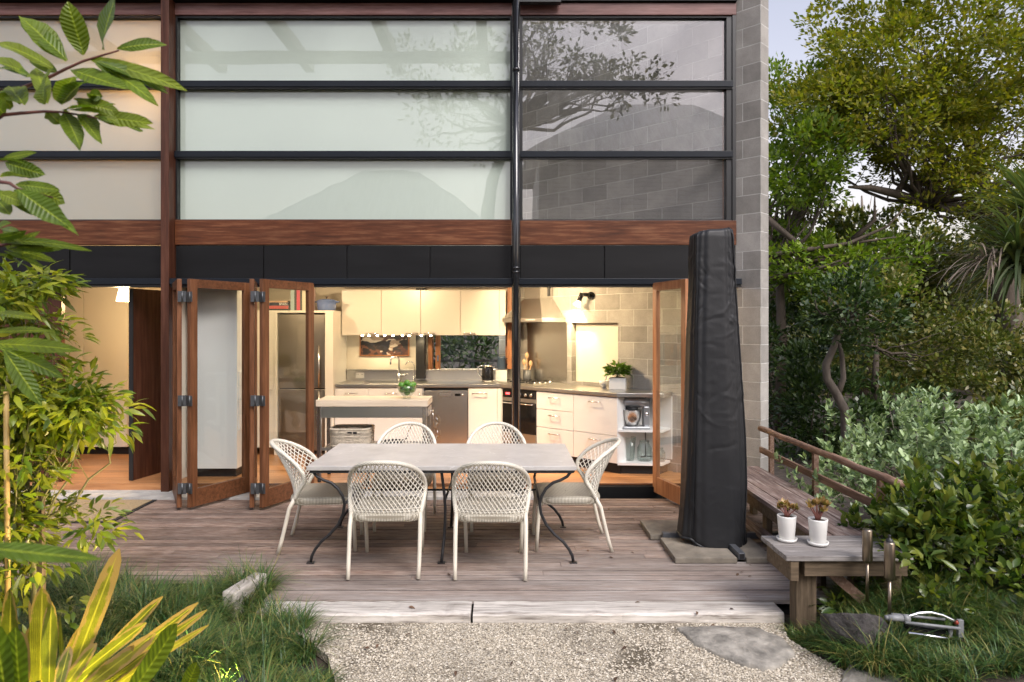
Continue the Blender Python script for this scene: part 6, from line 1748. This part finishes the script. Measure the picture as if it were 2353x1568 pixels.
C_ = [(0, 1110, 235, 1090, 90), (150, 1150, 408, 1278, 105), (110, 1190, 418, 1412, 120), (30, 1020, 250, 1092, 95), (-20, 1210, 190, 1285, 80), (0, 1000, 200, 1000, 60), (-20, 1260, 70, 1330, 90), (100, 1160, 360, 1180, 70)]
D_ = [(-20, 1600, 200, 1640, 60), (40, 1560, 330, 1610, 55), (-40, 1440, 60, 1390, 60), (0, 1530, 390, 1500, 60), (20, 1450, 85, 1475, 40), (-20, 1490, 140, 1485, 60), (100, 1550, 345, 1560, 50), (60, 1540, 280, 1485, 50), (0, 1500, 70, 1545, 60)]
geo = []; mb = MB()
for items, Y, rach in ((A_, 1.85, [(-90, 660), (120, 560), (320, 480), (410, 435), (520, 385), (635, 350), (745, 318)]), (B_, 1.75, [(-90, 790), (20, 722), (150, 710), (280, 700), (400, 705), (610, 742)]), (C_, 1.7, [(-90, 1130), (60, 1150), (110, 1185), (330, 1240)]), (D_, 1.9, [(-90, 1560), (60, 1530), (200, 1520)])):
    P, D, L, Wd = px_leaf(items + [(a + rs.uniform(-25, 25), b + rs.uniform(-20, 20), c + rs.uniform(-70, 70), d + rs.uniform(-60, 60), wd * rs.uniform(.6, .9)) for a, b, c, d, wd in items if rs.rand() < .55], Y, 0, 0, k, rs)
    Nn = np.tile([.1, -.75, .55], (len(P), 1)) + rs.normal(size=(len(P), 3)) * .35
    V, Fq = (leaves(P, D, Nn, L, Wd, rows=(0, .12, .3, .5, .7, .87, 1), wid=(.08, .55, .95, 1.1, 1.0, .6, .02), fold=.10, curl=rs.uniform(-.02, .28, len(P)), wave=.09))
    np_mesh('leaf_spray', V, Fq, 'lf_big', q, attr=leaf_attr(len(V) // 21, (0, .12, .3, .5, .7, .87, 1)))
    pts = [W(a * k, b * k, Y) for a, b in rach]
    mb.tube(pts, [.0055 * (1 - .6 * i / (len(pts) - 1)) for i in range(len(pts))], 8)
    mb.tube([pts[0], pts[0] + Vector((-.35, .0, -.25)), (-1.95, 1.75, pts[0].z - .55)], [.006, .009, .014], 8)
mb.build('branches', 'redstem', q)
MB().tube([(-1.95, 1.75, -.1), (-1.97, 1.75, 1.2), (-1.95, 1.75, 2.4)], [.04, .034, .022], 10).build('trunk', 'bark', q)
# broad dark leaves hanging at the left edge
rs = np.random.RandomState(23)
q = thing('broad_leaf_plant', 'plant with broad soft leaves hanging in at the left edge, out of focus', 'plant', (-1.9, 2.1, 0))
E_ = [(-20, 765, 120, 750, 34), (-20, 790, 170, 792, 36), (0, 800, 150, 862, 38), (10, 805, 95, 930, 38), (-20, 720, 80, 722, 30)]
P, D, L, Wd = px_leaf(E_, 2.0, 0, 0, 1.0, rs)
g1 = leaves(P, D, np.tile([.1, -.6, .7], (len(P), 1)) + rs.normal(size=(len(P), 3)) * .2, L, Wd, rows=(0, .12, .3, .5, .7, .87, 1), wid=(.08, .5, .9, 1, .88, .5, .02), fold=.08, curl=.12)
P, D, L, Wd = px_leaf([(-60, 1255, 235, 1292, 46)], 1.1, 0, 0, 1.0, rs, .02)
g2 = leaves(P, D, np.tile([0, -.5, .85], (1, 1)), L, Wd, rows=(0, .15, .35, .55, .75, .9, 1), wid=(.3, .7, 1, 1, .8, .45, .02), fold=.05, curl=-.03)
V, Fq = join_geo([g1, g2]); np_mesh('leaves', V, Fq, 'lf_big', q, attr=leaf_attr(len(V) // 21, (0, .12, .3, .5, .7, .87, 1)))
MB().tube([(-1.9, 2.1, -.1), (-1.75, 2.05, 1.0), W(-15, 780, 2.0)], [.02, .014, .006], 8).tube([(-1.9, 2.1, .4), (-1.3, 1.5, .9), W(-60, 1255, 1.1)], [.012, .009, .004], 8).build('stems', 'stem', q)

# clivia in the foreground
rs = np.random.RandomState(29)
q = thing('clivia', 'foreground clivia with broad yellow green strap leaves and scorched brown edges', 'plant', (-1.55, 2.6, -.05))
Fg = [(450, 1420, 805, 490, 105, 2.6), (270, 1380, 285, 755, 110, 2.55), (50, 1400, 95, 745, 105, 2.5), (330, 1420, 335, 855, 90, 2.45), (500, 1400, 1075, 820, 55, 2.8), (520, 1420, 1045, 823, 75, 2.7), (600, 1420, 1300, 878, 62, 2.75), (640, 1430, 1382, 925, 55, 2.65), (700, 1440, 1392, 1018, 40, 2.6), (470, 1400, 960, 990, 80, 2.55), (430, 1400, 395, 940, 55, 2.5), (600, 1480, 1000, 1180, 70, 2.5), (560, 1480, 900, 1150, 75, 2.6), (350, 1450, 560, 1010, 70, 2.75), (420, 1440, 700, 800, 60, 2.85), (200, 1430, 215, 1000, 70, 2.7), (300, 1430, 180, 860, 40, 2.8), (520, 1470, 1030, 1080, 85, 2.45), (680, 1480, 1100, 1200, 60, 2.5), (400, 1480, 640, 1130, 90, 2.4), (150, 1480, 140, 1080, 80, 2.4), (380, 1480, 470, 1150, 70, 2.35)]
k = .3418
def clv(items, jitter=.05):
    P, D, L, Wd, = [], [], [], []
    for a, b, c, d, wd, Y in items:
        p, t_ = W(a * k, 1091.5 + b * k, Y), W(c * k, 1091.5 + d * k, Y + rs.uniform(-.15, .1))
        P.append(tuple(p)); D.append(tuple(t_ - p)); L.append((t_ - p).length); Wd.append(1.2 * wd * k * Y / F)
    P, D, L, Wd = map(np.array, (P, D, L, Wd))
    n = len(P)
    rows = (0, .2, .4, .6, .8, .92, 1); wid = (.7, .85, .97, 1, .9, .62, .08)
    V, Fq = leaves(P, D, np.tile([.1, -.85, .4], (n, 1)) + rs.normal(size=(n, 3)) * .22, L, Wd, rows, wid, .07, rs.uniform(-.05, .10, n), wave=.06)
    at = np.zeros((n, 7, 3))
    for i, t_ in enumerate(rows):
        for j, s_ in enumerate((1, 0, 1)): at[:, i, j] = .30 + .42 * s_ + .32 * t_ ** 4 
    return V, Fq, leaf_attr(n, rows, at.reshape(-1) + np.repeat(rs.uniform(-.12, .1, n), 21))
V, Fq, at = clv(Fg)
np_mesh('strap_leaves', V, Fq, 'lf_clivia', q, attr=at)
V, Fq, at = clv([(860, 1500, 1235, 975, 115, 2.2), (1225, 1500, 1330, 1255, 80, 2.3), (60, 1600, -40, 960, 150, 1.7), (160, 1600, 60, 1080, 130, 1.75)])
np_mesh('green_leaves', V, Fq, 'lf_big', q, attr=at)
n = 16; P = np.array([-1.62, 2.55, .12]) + rs.normal(size=(n, 3)) * np.array([.16, .1, .04])
np_mesh('dead_leaves', *blades(P, rs.uniform(0, 6.28, n), rs.uniform(.1, .25, n), rs.uniform(.6, 1.6, n), rs.uniform(.03, .05, n), rs.uniform(.6, 1.8, n), 6), 'lf_dead', q)
# garden uplights hidden in the bed
def uplight(x, y, lab, e, aim, spot=95):
    q = thing('garden_uplight', lab, 'lamp', (x, y, -.03), group='garden uplights in the left bed')
    z = -.02
    d = (Vector(aim) - Vector((x, y, z + .08))).normalized(); c = Vector((x, y, z + .07))
    MB().cyl((x, y, z - .05), (x, y, z + .05), .008, n=8).build('spike', 'iron', q)
    MB().tube([c - d * .035, c - d * .03, c + d * .03], [.012, .03, .034], 16, cap=False).build('housing', 'iron', q)
    MB().cyl(c + d * .018, c + d * .02, .029, n=16).build('lens', 'warm', q)
    lamp_light('uplight_beam', 'SPOT', q, c + d * .045, e, (1, .76, .40), .03, aim, spot, .7)
uplight(-1.28, 3.32, 'garden uplight in the grass lighting the shrub', 85, (-2.3, 3.5, 1.15), 75)
uplight(-1.75, 2.95, 'garden uplight behind the clivia leaves', 60, (-1.75, 2.6, .6), 140)

# seen through the kitchen window and mirrored in the glass
rs = np.random.RandomState(88)
q = thing('bush', 'leafy bush outside the kitchen window', 'bush', (-.6, 11.6, 0))
g, C = clumps((-.5, 11.6, 1.35), (1.5, .7, 1.2), 90, 26, .26, .15, .05, rs, kite=False, shell=.2)
np_mesh('foliage', *g, 'lf_deep', q); mb = MB(); limbs(mb, (-.6, 11.6, 0), C, 12, rs, .02); mb.build('stems', 'bark', q)
MB().box((-1.5, .6), (11.0, 11.04), (1.22, 1.26)).build('trellis_wire', 'iron', q)
lamp_q = thing('outside_light', 'small bulkhead lamp on the back wall above the window', 'lamp', (-.5, 9.9, 2.1))
MB().lathe([(0, 0), (.06, .01), (.07, .05), (.0, .06)], (-.5, 9.95, 2.1), 16).build('housing', 'shade', lamp_q)
lamp_light('bulkhead_glow', 'POINT', lamp_q, (-.5, 10.05, 2.05), 14, (1, .95, .85), .06)
# neighbours behind the viewer (they show only as reflections)
q = thing('neighbour_house', 'white weatherboard neighbour house with a grey roof, mirrored in the windows', 'house', (5, -11, 0))
MB().box((1.2, 10), (-15, -9.3), (-.1, 7.9)).build('wall', 'boards', q)
MB().add([(.7, -8.8, 7.9), (10.6, -8.8, 7.9), (10.6, -15.5, 7.9), (.7, -15.5, 7.9), (4.5, -12.2, 10.6), (7.5, -12.2, 10.6)], [(0, 1, 5, 4), (1, 2, 5), (2, 3, 4, 5), (3, 0, 4), (3, 2, 1, 0)]).build('roof', 'roofiron', q)
q = thing('neighbour_house', 'low weatherboard cottage with a hipped roof, mirrored in the frosted windows', 'house', (-5, -12, 0))
MB().box((-9, -.6), (-16, -10), (-.1, 5.2)).build('wall', 'boards', q)
MB().add([(-9.5, -9.5, 5.2), (-.2, -9.5, 5.2), (-.2, -16.5, 5.2), (-9.5, -16.5, 5.2), (-5.8, -13, 8.2), (-3.5, -13, 8.2)], [(0, 1, 5, 4), (1, 2, 5), (2, 3, 4, 5), (3, 0, 4), (3, 2, 1, 0)]).build('roof', 'roofiron', q)
tree('bare_limbed_tree', 'open crowned tree behind the viewer, mirrored in the top windows', [(-.9, -7, -.1), (-.8, -7, 3.5), (-.4, -7, 6.5), (.3, -7, 8.2)], [.3, .24, .19, .13],
     [((2.0, -7, 11.0), (2.3, 1.5, 1.9), 60, .45, .2, .1), ((3.6, -7, 9.6), (1.8, 1.2, .8), 30, .4, .2, .1), ((-1.5, -7, 9.5), (2.2, 1.5, 2), 50, .45, .2, .1)], 'lf_dark', 90, 16, .09, per=30)
